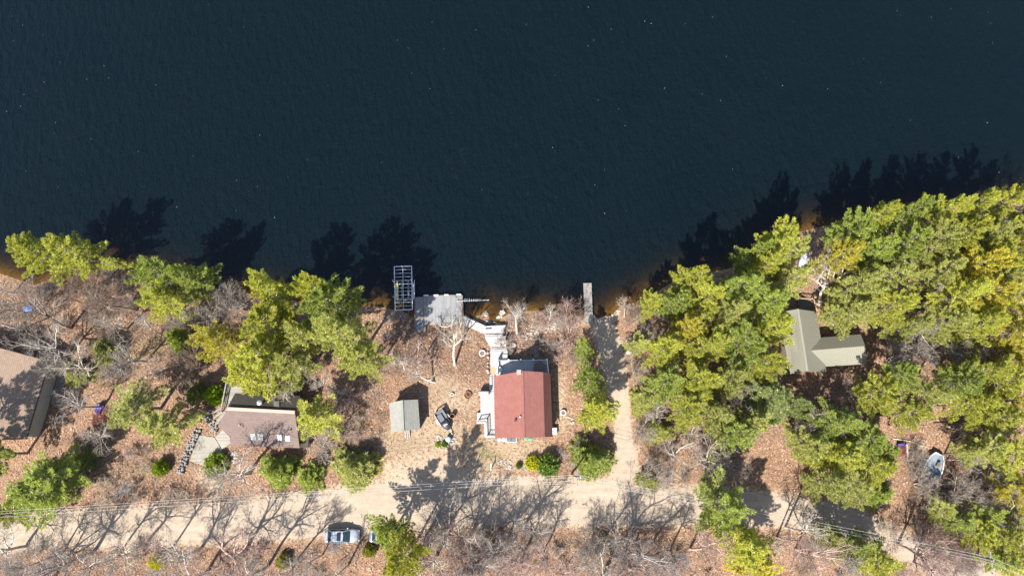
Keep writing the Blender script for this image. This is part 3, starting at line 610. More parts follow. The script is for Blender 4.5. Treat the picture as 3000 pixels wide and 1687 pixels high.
for k, px in enumerate((1362,1368,1375,1381,1388,1394,1400,1406)): q = G(px, 881-(px-1338)*0.026, ZD+0.27); L_ = 0.34 if k < 3 else 0.22; MB().bar(q+Vector((0,-L_*0.7,0)), q+Vector((0,L_,0)), 0.05).build('crossbar', 'alu', an)
q = G(1395,880,ZD+0.2); MB().bar((q.x, q.y, hz(q.x, q.y)-0.1), q, 0.06).build('support_leg', 'alu', an); q = G(1346,881,ZD+0.2); MB().bar((q.x, q.y, ZD+0.001), q, 0.06).build('support_leg', 'alu', an)
lf = thing('boat_lift', 'empty boat lift with a bare silver canopy frame standing in the lake', 'boat lift', G(1182,845,-2.0))
ZL = 1.4; C = [G(1155,781,ZL), G(1206,779.5,ZL), G(1208.5,906.5,ZL), G(1158,908.5,ZL)]
for i in range(4): MB().bar(C[i], C[(i+1) % 4], 0.13, 0.1).build('canopy_rail', 'alu', lf)
for k in range(1, 12):
    a, c = lerp(C[0], C[3], k/12), lerp(C[1], C[2], k/12); m = (a+c)/2+Vector((0,0,0.22)); MB().tube([a, lerp(a, m, .5)+Vector((0,0,.06)), m, lerp(c, m, .5)+Vector((0,0,.06)), c], 0.035, 5).build('canopy_bow', 'alu', lf)
m0, m1 = (C[0]+C[1])/2+Vector((0,0,0.2)), (C[2]+C[3])/2+Vector((0,0,0.2)); MB().tube([(C[0]+C[1])/2, lerp(m0, m1, .02), lerp(m0, m1, .98), (C[2]+C[3])/2], 0.04, 5).build('canopy_spine', 'alu', lf)
zc = -1.4; K = [G(1159,833,zc), G(1211,831,zc), G(1212,878,zc), G(1161,880,zc)]
for i in range(4): MB().bar(K[i], K[(i+1) % 4], 0.16, 0.14).build('cradle_beam', 'alu', lf)
for i in range(4):
    q = K[i]; MB().bar((q.x, q.y, hz(q.x, q.y)-0.1), (q.x, q.y, ZL-0.06), 0.12).build('lift_post', 'yellow' if i in (0,) else 'alu', lf)
for t_, mt in ((0.1,'yellow'), (0.36,'darkgrey'), (0.72,'darkgrey')): MB().bar(lerp(K[0], K[1], t_)+Vector((0,0.5,0.2)), lerp(K[3], K[2], t_)+Vector((0,-0.1,0.2)), 0.24, 0.16).build('bunk', mt, lf)
MB().bar(G(1214,820,-0.6), G(1214,875,-0.9), 0.1).build('winch_arm', 'alu', lf)
pr = thing('wooden_pier', 'narrow weathered plank pier reaching into the lake beside the launch track', 'pier', G(1722,890,-2.0))
P = [G(1709,829,-1.55), G(1713,946,-1.35), G(1737,946,-1.35), G(1733,829,-1.55)]; nb = 26
for k in range(nb):
    f0, f1 = (k+0.03)/nb, (k+0.97)/nb; rr = random.Random(k); e0 = rr.uniform(-.04,.04)
    q = [lerp(P[0], P[1], f0), lerp(P[0], P[1], f1), lerp(P[3], P[2], f1), lerp(P[3], P[2], f0)]; q[2].x += e0; q[3].x += e0
    MB().slab(q, 0.06).build('plank', 'oldwood', pr)
for e in ((P[0], P[1]), (P[3], P[2])): d = 0.25 if e[0] is P[0] else -0.25; MB().bar(e[0]+Vector((d,0,-0.14)), e[1]+Vector((d,0,-0.14)), 0.1, 0.15).build('beam', 'oldwood', pr)
for t_ in (0.03,0.35,0.7):
    for e, d in (((P[0], P[1]), .25), ((P[3], P[2]), -.25)): q = lerp(e[0], e[1], t_)+Vector((d,0,-.22)); MB().bar((q.x, q.y, min(hz(q.x, q.y), q.z-0.3)-0.2), q, 0.12).build('pile', 'oldwood', pr)

# ------------------------------------------------------------------ vehicles
def loft(b, secs):                                            # secs: list of closed rings (same count)
    n = len(secs[0]); o = len(b.v)
    for s in secs: b.v += [tuple(p) for p in s]
    for i in range(len(secs)-1):
        for k in range(n): k2 = (k+1) % n; b.f.append((o+i*n+k, o+i*n+k2, o+(i+1)*n+k2, o+(i+1)*n+k))
    b.f.append(tuple(o+k for k in range(n))[::-1]); b.f.append(tuple(o+(len(secs)-1)*n+k for k in range(n)))
def xf(o, x, y, z, a): return Vector((o.x+x*math.cos(a)-y*math.sin(a), o.y+x*math.sin(a)+y*math.cos(a), o.z+z))
def car(px, py, ang, label):
    o = GG(px, py); t = thing('parked_car', label, 'car', o)
    T = lambda x, y, z: xf(o, x, y, z, ang)
    b = MB(); secs = []
    for x, hw, zb, zt in ((-2.38,.62,.42,.80),(-2.30,.80,.30,.95),(-2.0,.89,.24,1.0),(-1.2,.92,.22,1.0),(0.0,.925,.22,.98),(0.9,.92,.22,.96),(1.5,.90,.22,.90),(2.05,.82,.24,.82),(2.32,.66,.30,.72),(2.42,.45,.40,.62)):
        secs.append([T(x, y*hw, z) for y, z in ((-.92,zb),(-1,zb+.15),(-1,zt-.16),(-.93,zt-.04),(-.75,zt),(.75,zt),(.93,zt-.04),(1,zt-.16),(1,zb+.15),(.92,zb))])
    loft(b, secs); body = b.build('body', 'silver', t, True)
    b = MB(); secs = []
    for x, hw, zt in ((-1.98,.74,.97),(-1.35,.66,1.40),(-1.0,.655,1.47),(-.2,.66,1.49),(.28,.65,1.44),(1.15,.74,.95)):
        secs.append([T(x, y, z) for y, z in ((-.86,.93),(-hw,zt-.05),(-hw*.82,zt),(hw*.82,zt),(hw,zt-.05),(.86,.93))])
    loft(b, secs); b.build('cabin', 'glass', t)
    MB().slab([T(-1.36,-.62,1.425), T(-.9,-.63,1.488), T(-.2,-.635,1.508), T(.22,-.62,1.465), T(.30,0,1.47), T(.22,.62,1.465), T(-.2,.635,1.508), T(-.9,.63,1.488), T(-1.36,.62,1.425)], 0.03).build('roof_panel', 'silver', t)
    for s in (-1, 1):
        MB().tube([T(-1.95,.78*s,.98), T(-1.34,.655*s,1.39), T(-.2,.665*s,1.47), T(.3,.655*s,1.42), T(1.12,.78*s,.96)], 0.045, 5).build('roof_rail', 'silver', t)
        MB().bar(T(-.35,.70*s,1.44), T(-.35,.885*s,.96), 0.09, 0.04).build('door_pillar', 'silver', t)
        MB().box(T(.78,.98*s,1.0), (.16,.2,.12), ang).build('mirror', 'silver', t)
        MB().box(T(2.26,.55*s,.66), (.2,.3,.1), ang).build('headlight', 'lens', t); MB().box(T(-2.33,.58*s,.80), (.08,.26,.14), ang).build('tail_light', 'redlens', t)
        for x in (-1.42, 1.42):
            w_ = MB(); ring = lambda y, r: [T(x+r*math.cos(q), y, .33+r*math.sin(q)) for q in [2*math.pi*k/14 for k in range(14)]]
            loft(w_, [ring(.72*s, .3), ring(.74*s, .33), ring(.90*s, .33), ring(.93*s, .29)]); wh = w_.build('wheel', 'tyre', t)
            r_ = MB(); loft(r_, [ring(.925*s, .2), ring(.94*s, .19)]); r_.build('rim', 'alu', wh)
car(1006,1567, rad(0.5), 'silver estate car parked on the leafy edge of the dirt road')
car(1135,1567, rad(-1), 'silver car almost hidden beneath the pine at the roadside')

p = GG(1301,1232); ang = rad(-57); t = thing('utility_trailer', 'black utility trailer with raised rear frame and white fenders in the sandy yard', 'trailer', p)
T = lambda x, y, z: xf(p, x, y, z, ang)
MB().slab([T(-1.45,-.66,.55), T(1.0,-.66,.55), T(1.0,.66,.55), T(-1.45,.66,.55)], 0.12).build('bed', 'darkgrey', t)
for s in (-1, 1):
    MB().bar(T(-1.45,.69*s,.75), T(.55,.69*s,.75), 0.08, 0.42).build('side_panel', 'black' if s > 0 else 'grey', t); MB().box(T(-.28,.88*s,.62), (.62,.26,.1), ang).build('fender', 'white', t)
    w_ = MB(); ring = lambda y, r: [T(-.28+r*math.cos(q), y, .3+r*math.sin(q)) for q in [2*math.pi*k/12 for k in range(12)]]
    loft(w_, [ring(.79*s, .3), ring(.97*s, .3)]); w_.build('wheel', 'tyre', t)
MB().bar(T(-1.48,-.7,1.15), T(-1.48,.7,1.15), .12, .14).bar(T(-1.48,-.7,.5), T(-1.48,-.7,1.15), .1).bar(T(-1.48,.7,.5), T(-1.48,.7,1.15), .1).bar(T(-1.48,.66,1.13), T(-.3,.68,1.0), .14, .12).build('rear_frame', 'darkgrey', t)
b = MB(); loft(b, [[T(-1.05,y,z) for y, z in ((-.5,.56),(-.5,.8),(.2,.8),(.2,.56))], [T(.05,y,z) for y, z in ((-.5,.56),(-.5,.86),(.2,.86),(.2,.56))]]); b.build('load_box', 'darkgrey', t)
b = MB(); loft(b, [[T(.1,y,z) for y, z in ((-.62,.56),(-.6,.98),(-.25,1.05),(.25,1.05),(.6,.98),(.62,.56))], [T(.6,y,z) for y, z in ((-.6,.56),(-.55,1.0),(-.2,1.08),(.2,1.08),(.55,1.0),(.6,.56))], [T(1.25,y,z) for y, z in ((-.4,.56),(-.34,.8),(-.15,.86),(.15,.86),(.34,.8),(.4,.56))], [T(1.5,y,z) for y, z in ((-.16,.56),(-.14,.64),(-.05,.66),(.05,.66),(.14,.64),(.16,.56))]]); b.build('tarp_cover', 'black', t, True)
MB().bar(T(.62,-.3,1.085), T(.72,.22,1.085), .14, .02).build('strap', 'white', t)
q = T(2.35,.0,.35); MB().bar(T(1.0,-.4,.48), T(1.7,0,.44), .08).bar(T(1.0,.4,.48), T(1.7,0,.44), .08).bar(T(1.6,0,.44), q, .09).build('drawbar', 'grey', t); MB().bar(T(2.2,.05,.02), T(2.2,.05,.5), .07).build('jack_leg', 'alu', t)

# motor boat
p = GG(2722,1378); ang = rad(61.5); bt = thing('motor_boat', 'white open motor boat with blue-grey floor parked on land under bare branches', 'boat', p)
T = lambda x, y, z: xf(p, x, y, z, ang)
ST_ = [(-2.75,.20,.92),(-2.6,.62,.85),(-2.2,.98,.8),(-1.5,1.18,.76),(-.5,1.25,.74),(.8,1.22,.74),(1.9,.98,.74),(2.55,.62,.78)]
b = MB(); loft(b, [[T(x, y, z) for y, z in ((-hw,zt),(-hw*.86,.5),(-hw*.3,.26),(hw*.3,.26),(hw*.86,.5),(hw,zt))] for x, hw, zt in ST_]); b.f.pop(); 
b.v = b.v; hull = b.build('hull', 'white', bt, True)
fl = [T(x, -(hw-.2), .775+.0*x) for x, hw, zt in ST_[1:]]+[T(x, hw-.2, .775) for x, hw, zt in reversed(ST_[1:])]
MB().slab([Vector((q.x, q.y, p.z+.80)) for q in fl], 0.05).build('floor', 'boatfloor', bt)
b = MB()
for s in (-1, 1): b.tube([T(x, s*(hw-.04), zt+.16) for x, hw, zt in ST_], [.09]*8, 6)
b.bar(T(2.55,-.6,.93), T(2.55,.6,.93), .12, .2); b.build('gunwale', 'white', bt)
MB().bar(T(-1.35,-1.1,1.02), T(-1.35,-.25,1.02), .14, .3).bar(T(-1.35,.3,1.02), T(-1.35,1.1,1.02), .14, .3).build('windshield', 'white', bt)
MB().bar(T(-1.3,1.05,1.0), T(.1,.95,.95), .13, .12).build('side_rail', 'white', bt)
for x, y in ((-.75,-.55),(-.75,.5),(1.1,-.3)): s_ = MB().box(T(x,y,1.0), (.5,.5,.34), ang).build('seat', 'white' if x < 0 else 'brownfab', bt); MB().box(T(x+.26,y,1.25), (.1,.48,.3), ang).build('backrest', 'white' if x < 0 else 'brownfab', s_)
for x in (-1.4, 1.5): MB().box(T(x,0,.14), (.22,1.5,.3), ang).build('cradle_block', 'timber', bt)

p = GG(2637,1320); t = thing('lawn_cart', 'maroon and white lawn cart half under the pine west of the parked boat', 'cart', p)
MB().box((p.x, p.y, p.z+.5), (1.0,1.5,.35), .1).build('body', 'maroon', t); MB().bar((p.x+.62, p.y-1.0, p.z+.55), (p.x+.62, p.y+.9, p.z+.75), .22, .12).build('side_board', 'white', t)
MB().box((p.x-.1, p.y+.85, p.z+.65), (.9,.3,.4), .1).build('hood', 'purple', t)
for sx in (-.5,.5):
    for sy in (-.5,.55): w_ = MB(); loft(w_, [[Vector((p.x+sx+d, p.y+sy+.25*math.cos(q), p.z+.25+.25*math.sin(q))) for q in [2*math.pi*k/10 for k in range(10)]] for d in (-.07,.07)]); w_.build('wheel', 'tyre', t)

# ------------------------------------------------------------------ small things
def ringpot(px, py, label, mat, r=.42, h=.5, cat='planter', inner='brownfab', name='planter', group=None):
    p = GG(px, py); t = thing(name, label, cat, p, group)
    b = MB(); b.lathe((p.x, p.y, p.z-.03), [(r*.9,0),(r,h),(r*.98,h+.03),(r*.74,h+.03),(r*.70,h-.22)], 18); b.build('pot', mat, t, False)
    MB().lathe((p.x, p.y, p.z+h-.2), [(r*.69,0),(r*.69,.06),(r*.3,.1)], 14).build('soil', inner, t)
ringpot(1413,1035,'white ring-shaped planter on the leafy slope beside the boardwalk','white',.5,.3)
ringpot(1649.5,1209,'white ring-shaped planter on the leaf-strewn ground east of the red-roofed cottage','white',.42,.5)
ringpot(1325,1156,'small white round pot on dry grass near the fire pit','white',.24,.35)
ringpot(1542.5,1368,'grey round bucket standing beside the bright yellow-green shrub','palestone',.4,.25,'bucket','darkgrey','bucket')
p = GG(1326,1219); t = thing('burn_barrel', 'open rusty steel barrel next to the black trailer', 'barrel', p)
b = MB(); b.lathe((p.x, p.y, p.z-.02), [(.33,0),(.34,.3),(.36,.32),(.34,.34),(.34,.9),(.36,.92),(.30,.92),(.29,.3)], 18); b.build('shell', 'rust', t); MB().lathe((p.x, p.y, p.z+.25), [(.29,0),(.2,.08)], 14).build('ash', 'black', t)
p = GG(1371,1157); t = thing('fire_pit', 'rusty octagonal steel fire pit on dry grass in the cottage yard', 'fire pit', p)
MB().lathe((p.x, p.y, p.z-.02), [(.5,0),(.56,.36),(.52,.36),(.46,.12)], 8, .2).build('bowl', 'rust', t); MB().lathe((p.x, p.y, p.z+.09), [(.46,0),(.2,.1),(.02,.12)], 8, .2).build('ash_bed', 'rust', t); 
for k in range(3): a = k*1.1; MB().bar((p.x+.3*math.cos(a), p.y+.3*math.sin(a), p.z+.2), (p.x-.25*math.cos(a), p.y-.25*math.sin(a), p.z+.28), .09).build('charred_log', 'black', t)
p = GG(1314.5,1286); t = thing('round_tank', 'pale blue domed round tank beside the stone edged flower bed', 'tank', p)
MB().lathe((p.x, p.y, p.z-.05), [(.40,0),(.42,.75),(.41,.88),(.34,1.02),(.2,1.10),(.03,1.13)], 20).build('shell', 'bluepaint', t, True); MB().lathe((p.x-.12, p.y-.12, p.z+1.03), [(.1,0),(.1,.07),(.05,.09)], 10).build('cap', 'white', t)
p = GG(1439,1372); t = thing('marker_post', 'short white post with crossbar at the sandy edge of the cottage lawn', 'post', p)
MB().bar((p.x, p.y, p.z-.1), (p.x-.02, p.y, p.z+1.5), .12).build('post', 'white', t); MB().box((p.x, p.y+.25, p.z+1.5), (.1,.95,.07)).build('arm', 'white', t)
p = GG(90,903); t = thing('covered_kayak', 'small boat under a bright blue tarp beneath bare branches by the shore', 'boat', p)
b = MB(); T = lambda x, y, z: xf(p, x, y, z, rad(18)); loft(b, [[T(x, y, z) for y, z in ((-hw,0.02),(-hw*.9,.3),(-.1,zt),(.12,zt-.05),(hw*.9,.28),(hw,0.02))] for x, hw, zt in ((-.85,.5,.35),(-.7,.62,.55),(0,.66,.7),(.6,.5,.6),(.85,.2,.3))]); b.build('tarp', 'tarp', t)
MB().slab([T(-1.15,-.6,.1), T(-.8,-.72,.12), T(-.78,.45,.14), T(-1.1,.4,.1)], .05).build('hull_end', 'bluepaint', t)
p = GG(295,1196); t = thing('covered_mower', 'small machine under a violet blue cover at the edge of the pine', 'mower', p)
b = MB(); T = lambda x, y, z: xf(p, x, y, z, rad(70)); loft(b, [[T(x, y, z) for y, z in ((-hw,0.0),(-hw*.9,zt*.7),(-.1,zt),(.12,zt),(hw*.9,zt*.7),(hw,0.0))] for x, hw, zt in ((-.75,.3,.5),(-.6,.42,.8),(0,.45,.65),(.6,.42,.9),(.75,.3,.6))]); b.build('cover', 'purple', t); MB().box(T(.1,.55,.25), (.5,.4,.5), .3).build('side_box', 'darkgrey', t)
p = GG(215,1368); t = thing('log_bench', 'rough timber log bench on dry leaves behind the tan-roofed house', 'bench', p)
for dy in (-.16,.16): MB().tube([(p.x-.6, p.y+dy, p.z+.4), (p.x+.6, p.y+dy-.03, p.z+.42)], .12, 8).build('log', 'timber', t)
for dx in (-.4,.4): MB().bar((p.x+dx, p.y-.25, p.z+.15), (p.x+dx, p.y+.25, p.z+.15), .2, .36).build('support', 'timber', t)
p = GG(2372,775); p = G(2370,765,1.2); z0 = hz(p.x, p.y); t = thing('stored_pontoon', 'white covered boat hull glimpsed between the shore pines near the bare white tree', 'boat', (p.x, p.y, z0))
b = MB(); T = lambda x, y, z: xf(Vector((p.x, p.y, z0)), x, y, z, rad(80)); loft(b, [[T(x, y, z) for y, z in ((-hw,.1),(-hw,zt*.7),(-hw*.4,zt),(hw*.4,zt),(hw,zt*.7),(hw,.1))] for x, hw, zt in ((-1.9,.5,.8),(-1.5,.75,1.1),(0,.85,1.3),(1.3,.6,1.1),(1.9,.15,.9))]); b.build('cover', 'white', t, True); MB().box(T(0,0,.06), (1.0,1.2,.16)).build('trailer_frame', 'grey', t)
p = G(2936,1535,1.0); z0 = hz(p.x, p.y); t = thing('storage_drum', 'dull white round drum among pines at the east edge', 'drum', (p.x, p.y, z0))
MB().lathe((p.x, p.y, z0-.05), [(.5,0),(.52,1.0),(.45,1.1),(.1,1.15)], 16).build('shell', 'white', t); MB().lathe((p.x, p.y, z0+1.1), [(.12,0),(.12,.06)], 8).build('cap', 'grey', t)

# stones ---------------------------------------------------------------
def stone_mesh(seed):
    rr = random.Random(seed); me = bpy.data.meshes.new('stone_shape'); vs = []; fs = []
    rings = [(0.0,.55),(.35,1.0),(.75,.85),(1.0,.45)]; n = 7
    for z, r in rings:
        for k in range(n): q = 2*math.pi*k/n; r2 = r*rr.uniform(.75,1.12); vs.append((r2*.5*math.cos(q), r2*.5*math.sin(q), (z-.3)*.7+rr.uniform(-.05,.05)))
    for i in range(3):
        for k in range(n): fs.append((i*n+k, i*n+(k+1) % n, (i+1)*n+(k+1) % n, (i+1)*n+k))
    fs += [tuple(range(n))[::-1], tuple(range(3*n, 4*n))]; me.from_pydata(vs, [], fs); return me
STONES = {}
for mt in ('stone', 'palestone'):
    STONES[mt] = []
    for s in range(5): me = stone_mesh(s+(10 if mt == 'stone' else 50)); me.materials.append(M[mt]); STONES[mt].append(me)
def stone(parent, p, size, mt, rr, name='stone'):
    o = bpy.data.objects.new(name, rr.choice(STONES[mt])); COL.objects.link(o); off = OFF[parent.name] if parent else Vector()
    o.location = Vector(p)-off; o.rotation_euler = (rr.uniform(-.2,.2), rr.uniform(-.2,.2), rr.uniform(0,6.3)); o.scale = (size*rr.uniform(.8,1.3), size*rr.uniform(.8,1.1), size*rr.uniform(.7,1.0))
    if parent: o.parent = parent
    return o
def stone_wall(label, pts, rows, per, size, mt, seed, cat='stone wall', hgt=.35):
    rr = random.Random(seed); P = [GG(a, b) for a, b in pts]; t = thing('stone_wall', label, cat, P[0])
    for p, q in zip(P[:-1], P[1:]):
        n = max(2, int((q-p).length/per)); d = (q-p).normalized(); nn = Vector((-d.y, d.x, 0))
        for k in range(n):
            for r in range(rows):
                c = lerp(p, q, (k+rr.uniform(.2,.8))/n)+nn*((r-(rows-1)/2)*size*.8+rr.uniform(-.1,.1)); z = hz(c.x, c.y); stone(t, (c.x, c.y, z+.12), size*rr.uniform(.75,1.25), mt, rr)
                if hgt > .3 and rr.random() < .6: stone(t, (c.x, c.y, z+.42), size*rr.uniform(.6,1.0), mt, rr)
stone_wall('dry stone wall of grey boulders running along the concrete pad', ((580,1258),(568,1290),(553,1320),(540,1355),(528,1388)), 3, .36, .42, 'stone', 1)
stone_wall('curved grey boulder wall beside the pointed west end of the brown house', ((615,1196),(611,1215),(607,1228),(620,1234),(628,1246),(631,1258),(624,1266)), 3, .36, .4, 'stone', 2)
stone_wall('low stone edging along the west side of the boardwalk', ((1428,1030),(1430,1055),(1427,1080),(1430,1095)), 1, .45, .45, 'palestone', 3, 'stone edging', .2)
def rock_patch(name, label, blobs, n, smin, smax, mt, seed, cat='rocks'):
    rr = random.Random(seed); c = GG(blobs[0][0], blobs[0][1]); t = thing(name, label, cat, c)
    for k in range(n):
        x, y, r = rr.choice(blobs); a = rr.uniform(0,6.28); d = r*math.sqrt(rr.random()); q = GG(x+d*math.cos(a), y+d*.7*math.sin(a)); s = rr.uniform(smin, smax)
        stone(t, (q.x, q.y, max(q.z, WATER_Z-.05)+s*.1), s, mt if rr.random() < .8 else 'palestone', rr)
rock_patch('rock_bed', 'bed of pale broken stones on the slope east of the boardwalk', [(1560,965,25),(1595,968,28),(1545,985,18),(1490,960,14),(1620,960,18)], 110, .15, .45, 'palestone', 4)
rock_patch('shore_rocks', 'pale rocks lining the small amber cove by the ladder stairs', [(1424,920,8),(1428,945,8),(1462,930,9),(1470,915,8),(1456,948,8)], 46, .25, .6, 'palestone', 5)
rock_patch('launch_rocks', 'pale cobbles along the waterline at the foot of the launch track', [(1745,940,12),(1780,936,14),(1800,928,10),(1812,915,8),(1740,930,8)], 60, .15, .42, 'palestone', 6)
rock_patch('flower_bed', 'rough stone edged flower bed around the pale blue tank', [(1283,1295,12),(1330,1290,10),(1300,1310,14),(1285,1280,8),(1318,1302,10)], 52, .15, .4, 'palestone', 7, 'flower bed')
rock_patch('rubble_heap', 'heap of pale rubble beside the green shrub below the brown house', [(690,1330,12),(698,1345,12),(685,1352,9)], 48, .18, .45, 'palestone', 8)
rock_patch('rubble_line', 'scatter of pale broken stones on the leaves by the white marker post', [(1465,1352,10),(1482,1358,12),(1497,1350,9),(1490,1368,8)], 34, .15, .4, 'palestone', 9)
rock_patch('stone_fire_ring', 'ring of small stones on the sandy launch track edge', [(1842,995,8)], 18, .15, .3, 'palestone', 10, 'fire ring')
rock_patch('yard_stones', 'few flat stones on the ground by the pine east of the red-roofed cottage', [(1668,1225,9),(1675,1240,8)], 14, .2, .5, 'palestone', 11)
for px, py, s, lb in ((1838,1032,.95,'large pale boulder at the edge of the launch track'), (1504,1011,1.0,'pale rounded boulder on the slope beside the boardwalk platforms'), (1452,1212,.01,None)):
    if lb: rr = random.Random(px); q = GG(px, py); o = stone(None, (q.x, q.y, q.z+s*.2), s, 'palestone', rr, 'boulder'); tag(o, lb, 'boulder')

# ------------------------------------------------------------------ poles and wires
def pole(px, py, h, label):
    p = G(px, py, h-.4); z0 = hz(p.x, p.y); t = thing('utility_pole', label, 'utility pole', (p.x, p.y, z0))
    MB().tube([(p.x, p.y, z0-.3), (p.x, p.y, h)], [.16,.11], 10).build('pole', 'oldwood', t); MB().bar((p.x, p.y-1.1, h-.5), (p.x, p.y+1.1, h-.5), .12, .14).build('crossarm', 'oldwood', t)
    for d in (-1.0,-.35,1.0): MB().lathe((p.x, p.y+d, h-.43), [(.05,0),(.06,.12),(.03,.2)], 8).build('insulator', 'grey', t)
    return Vector((p.x, p.y, h-.25))
HP = 9.5
PA = pole(-110,1513,HP,'wooden utility pole beyond the west end of the road'); PB = pole(1692,1398,HP,'wooden utility pole where the launch track meets the road'); PC = pole(2905,1640,HP,'wooden utility pole beside the road at its east bend'); PD_ = pole(3290,1800,HP,'wooden utility pole beyond the east bend of the road')
p = PB; t = thing('transformer', 'grey can transformer hung on the pole at the launch track', 'transformer', (p.x+.32, p.y, HP-1.7)); MB().lathe((p.x+.38, p.y, HP-1.9), [(.2,0),(.22,.05),(.22,.7),(.15,.78)], 12).build('can', 'grey', t); MB().box((p.x+.15, p.y, HP-1.5), (.12,.1,.3)).build('bracket', 'black', t)
def span(a, b, dy, dz, sag, label, r=.017):
    a = a+Vector((0,dy,dz)); b = b+Vector((0,dy,dz)); pts = [lerp(a, b, k/24)-Vector((0,0,sag*4*(k/24)*(1-k/24))) for k in range(25)]
    tag(MB().tube(pts, r, 4).build('power_line', 'wire'), label, 'cable', 'overhead lines along the road')
for A, B_, nm in ((PA, PB, 'between the west pole and the launch track pole'), (PB, PC, 'between the launch track pole and the east bend pole'), (PC, PD_, 'running on from the east bend pole')):
    for dy, dz, sg in ((-.35,0,1.2),(.35,0,1.2),(0,-1.0,1.5)): span(A, B_, dy, dz, sg, 'thin overhead power line '+nm)

# ------------------------------------------------------------------ trees: prototypes
def tris_mesh(name, V, mat):                                   # V: (n,3,3)
    n = len(V); me = bpy.data.meshes.new(name); me.vertices.add(n*3); me.vertices.foreach_set('co', V.astype(np.float32).ravel())
    me.loops.add(n*3); me.loops.foreach_set('vertex_index', np.arange(n*3, dtype=np.int32)); me.polygons.add(n); me.polygons.foreach_set('loop_start', np.arange(0, n*3, 3, dtype=np.int32))
    me.update(calc_edges=True); me.materials.append(mat); return me
def unit(a): return a/np.maximum(1e-6, np.linalg.norm(a, axis=-1, keepdims=True))
def tuft_tris(P, D, rng, per, ln, wd, spread=.75, up=.35):     # needle blades round each tuft point
    n = len(P); P = np.repeat(P, per, 0); D = np.repeat(D, per, 0)
    d = unit(D*.7+rng.normal(size=(n*per,3))*spread+np.array([0,0,up])); s = unit(np.cross(d, rng.normal(size=(n*per,3))))
    l = ln*rng.uniform(.65,1.2,(n*per,1)); w_ = wd*rng.uniform(.7,1.3,(n*per,1)); base = P+rng.normal(size=(n*per,3))*.05
    return np.stack([base-s*w_*.5, base+s*w_*.5, base+d*l], 1)
def make_pine(seed, H=17., R=4.0, cb=.28, whorls=15, young=False):
    rng = np.random.default_rng(seed); tr = MB(); lean = rng.normal(size=2)*.02*H
    ax = lambda t: np.array([lean[0]*t*t, lean[1]*t*t, H*t])
    tr.tube([ax(t) for t in np.linspace(0,.97,9)], [max(.03, (.017*H)*(1-t)**.8) for t in np.linspace(0,.97,9)], 7)
    TP = []; TD = []; lob = rng.uniform(0,6.28,3); la = rng.uniform(.05,.28,3)
    for wi in range(whorls):
        u = (wi+rng.uniform(.2,.8))/whorls; t = cb+(1-cb)*u*.97
        nb = rng.integers(4,6) if not young else rng.integers(6,9); a0 = rng.uniform(0,6.28)
        if young: prof = (1-u)**.85+.06
        else: prof = min(1,(u+.25)/.5)*(1-u)**.62*1.12+.07
        for k in range(nb):
            az = a0+2*math.pi*k/nb+rng.normal()*.22; lobe = 1+sum(la[j]*math.cos((j+1)*az+lob[j]) for j in range(3)); L = R*prof*(rng.uniform(.6,1.32) if not young else rng.uniform(.7,1.15))*lobe
            if not young and rng.random() < .12: L *= .5
            el = rad(-4+62*u**1.3+rng.normal()*9); h = np.array([math.cos(az), math.sin(az), 0]); m = max(4, int(L/.45)); o = ax(t); pts = [o]
            for q in range(m):
                e = el+rad(16)*(q/m)**2; h2 = np.array([math.cos(az+.15*math.sin(q+wi)), math.sin(az+.15*math.sin(q+wi)), 0]); pts.append(pts[-1]+(h2*math.cos(e)+np.array([0,0,math.sin(e)]))*L/m)
            pts = np.array(pts)
            if L > .9: tr.tube([tuple(p) for p in pts], [max(.012, .02*L*(1-q/(m+1))) for q in range(m+1)], 3, False)
            s = .22*L+rng.uniform(0,.2) if not young else .1
            side = 1
            while s < L:
                f = s/L*m; i = min(m-1, int(f)); p = pts[i]+(pts[i+1]-pts[i])*(f-i); d = unit(pts[i+1]-pts[i]); side = -side
                sl_ = min(1.05, .36*(L-s)+.34)*rng.uniform(.7,1.25); ang = rad(rng.uniform(32,60))*side
                ca_, sa_ = math.cos(ang), math.sin(ang); d2 = unit(np.array([d[0]*ca_-d[1]*sa_, d[0]*sa_+d[1]*ca_, d[2]*.5+rng.uniform(.02,.42)]))
                nt_ = max(2, int(sl_/.17))
                for q in range(nt_): TP.append(p+d2*sl_*(.35+.65*(q+.6)/nt_)); TD.append(d2)
                s += rng.uniform(.14,.27)*(1.0 if not young else .75)
            for q in range(3): TP.append(pts[-1]+(pts[-1]-pts[-2])*(.3*q)); TD.append(unit(pts[-1]-pts[-2]))
    for q in range(14): TP.append(ax(.97)-np.array([0,0,q*.12])+rng.normal(size=3)*.12); TD.append(np.array([0,0,1.]))
    TP = np.array(TP); TD = np.array(TD); per = 11
    V = tuft_tris(TP, TD, rng, per, .40, .085)
    crown = tris_mesh('pine_crown_shape', V, M['needles'])
    tm = bpy.data.meshes.new('pine_trunk_shape'); tm.from_pydata(tr.v, [], tr.f); tm.materials.append(M['pbark'])
    return tm, crown, H, R, len(V)
PINES = [make_pine(s, 17., 4.0, [.26,.36,.22,.5,.3,.26][s % 6], [15,13,16,11,14,16][s % 6]) for s in range(6)]
YOUNG = [make_pine(20+s, 7., 2.6, .05, 11, True) for s in range(3)]
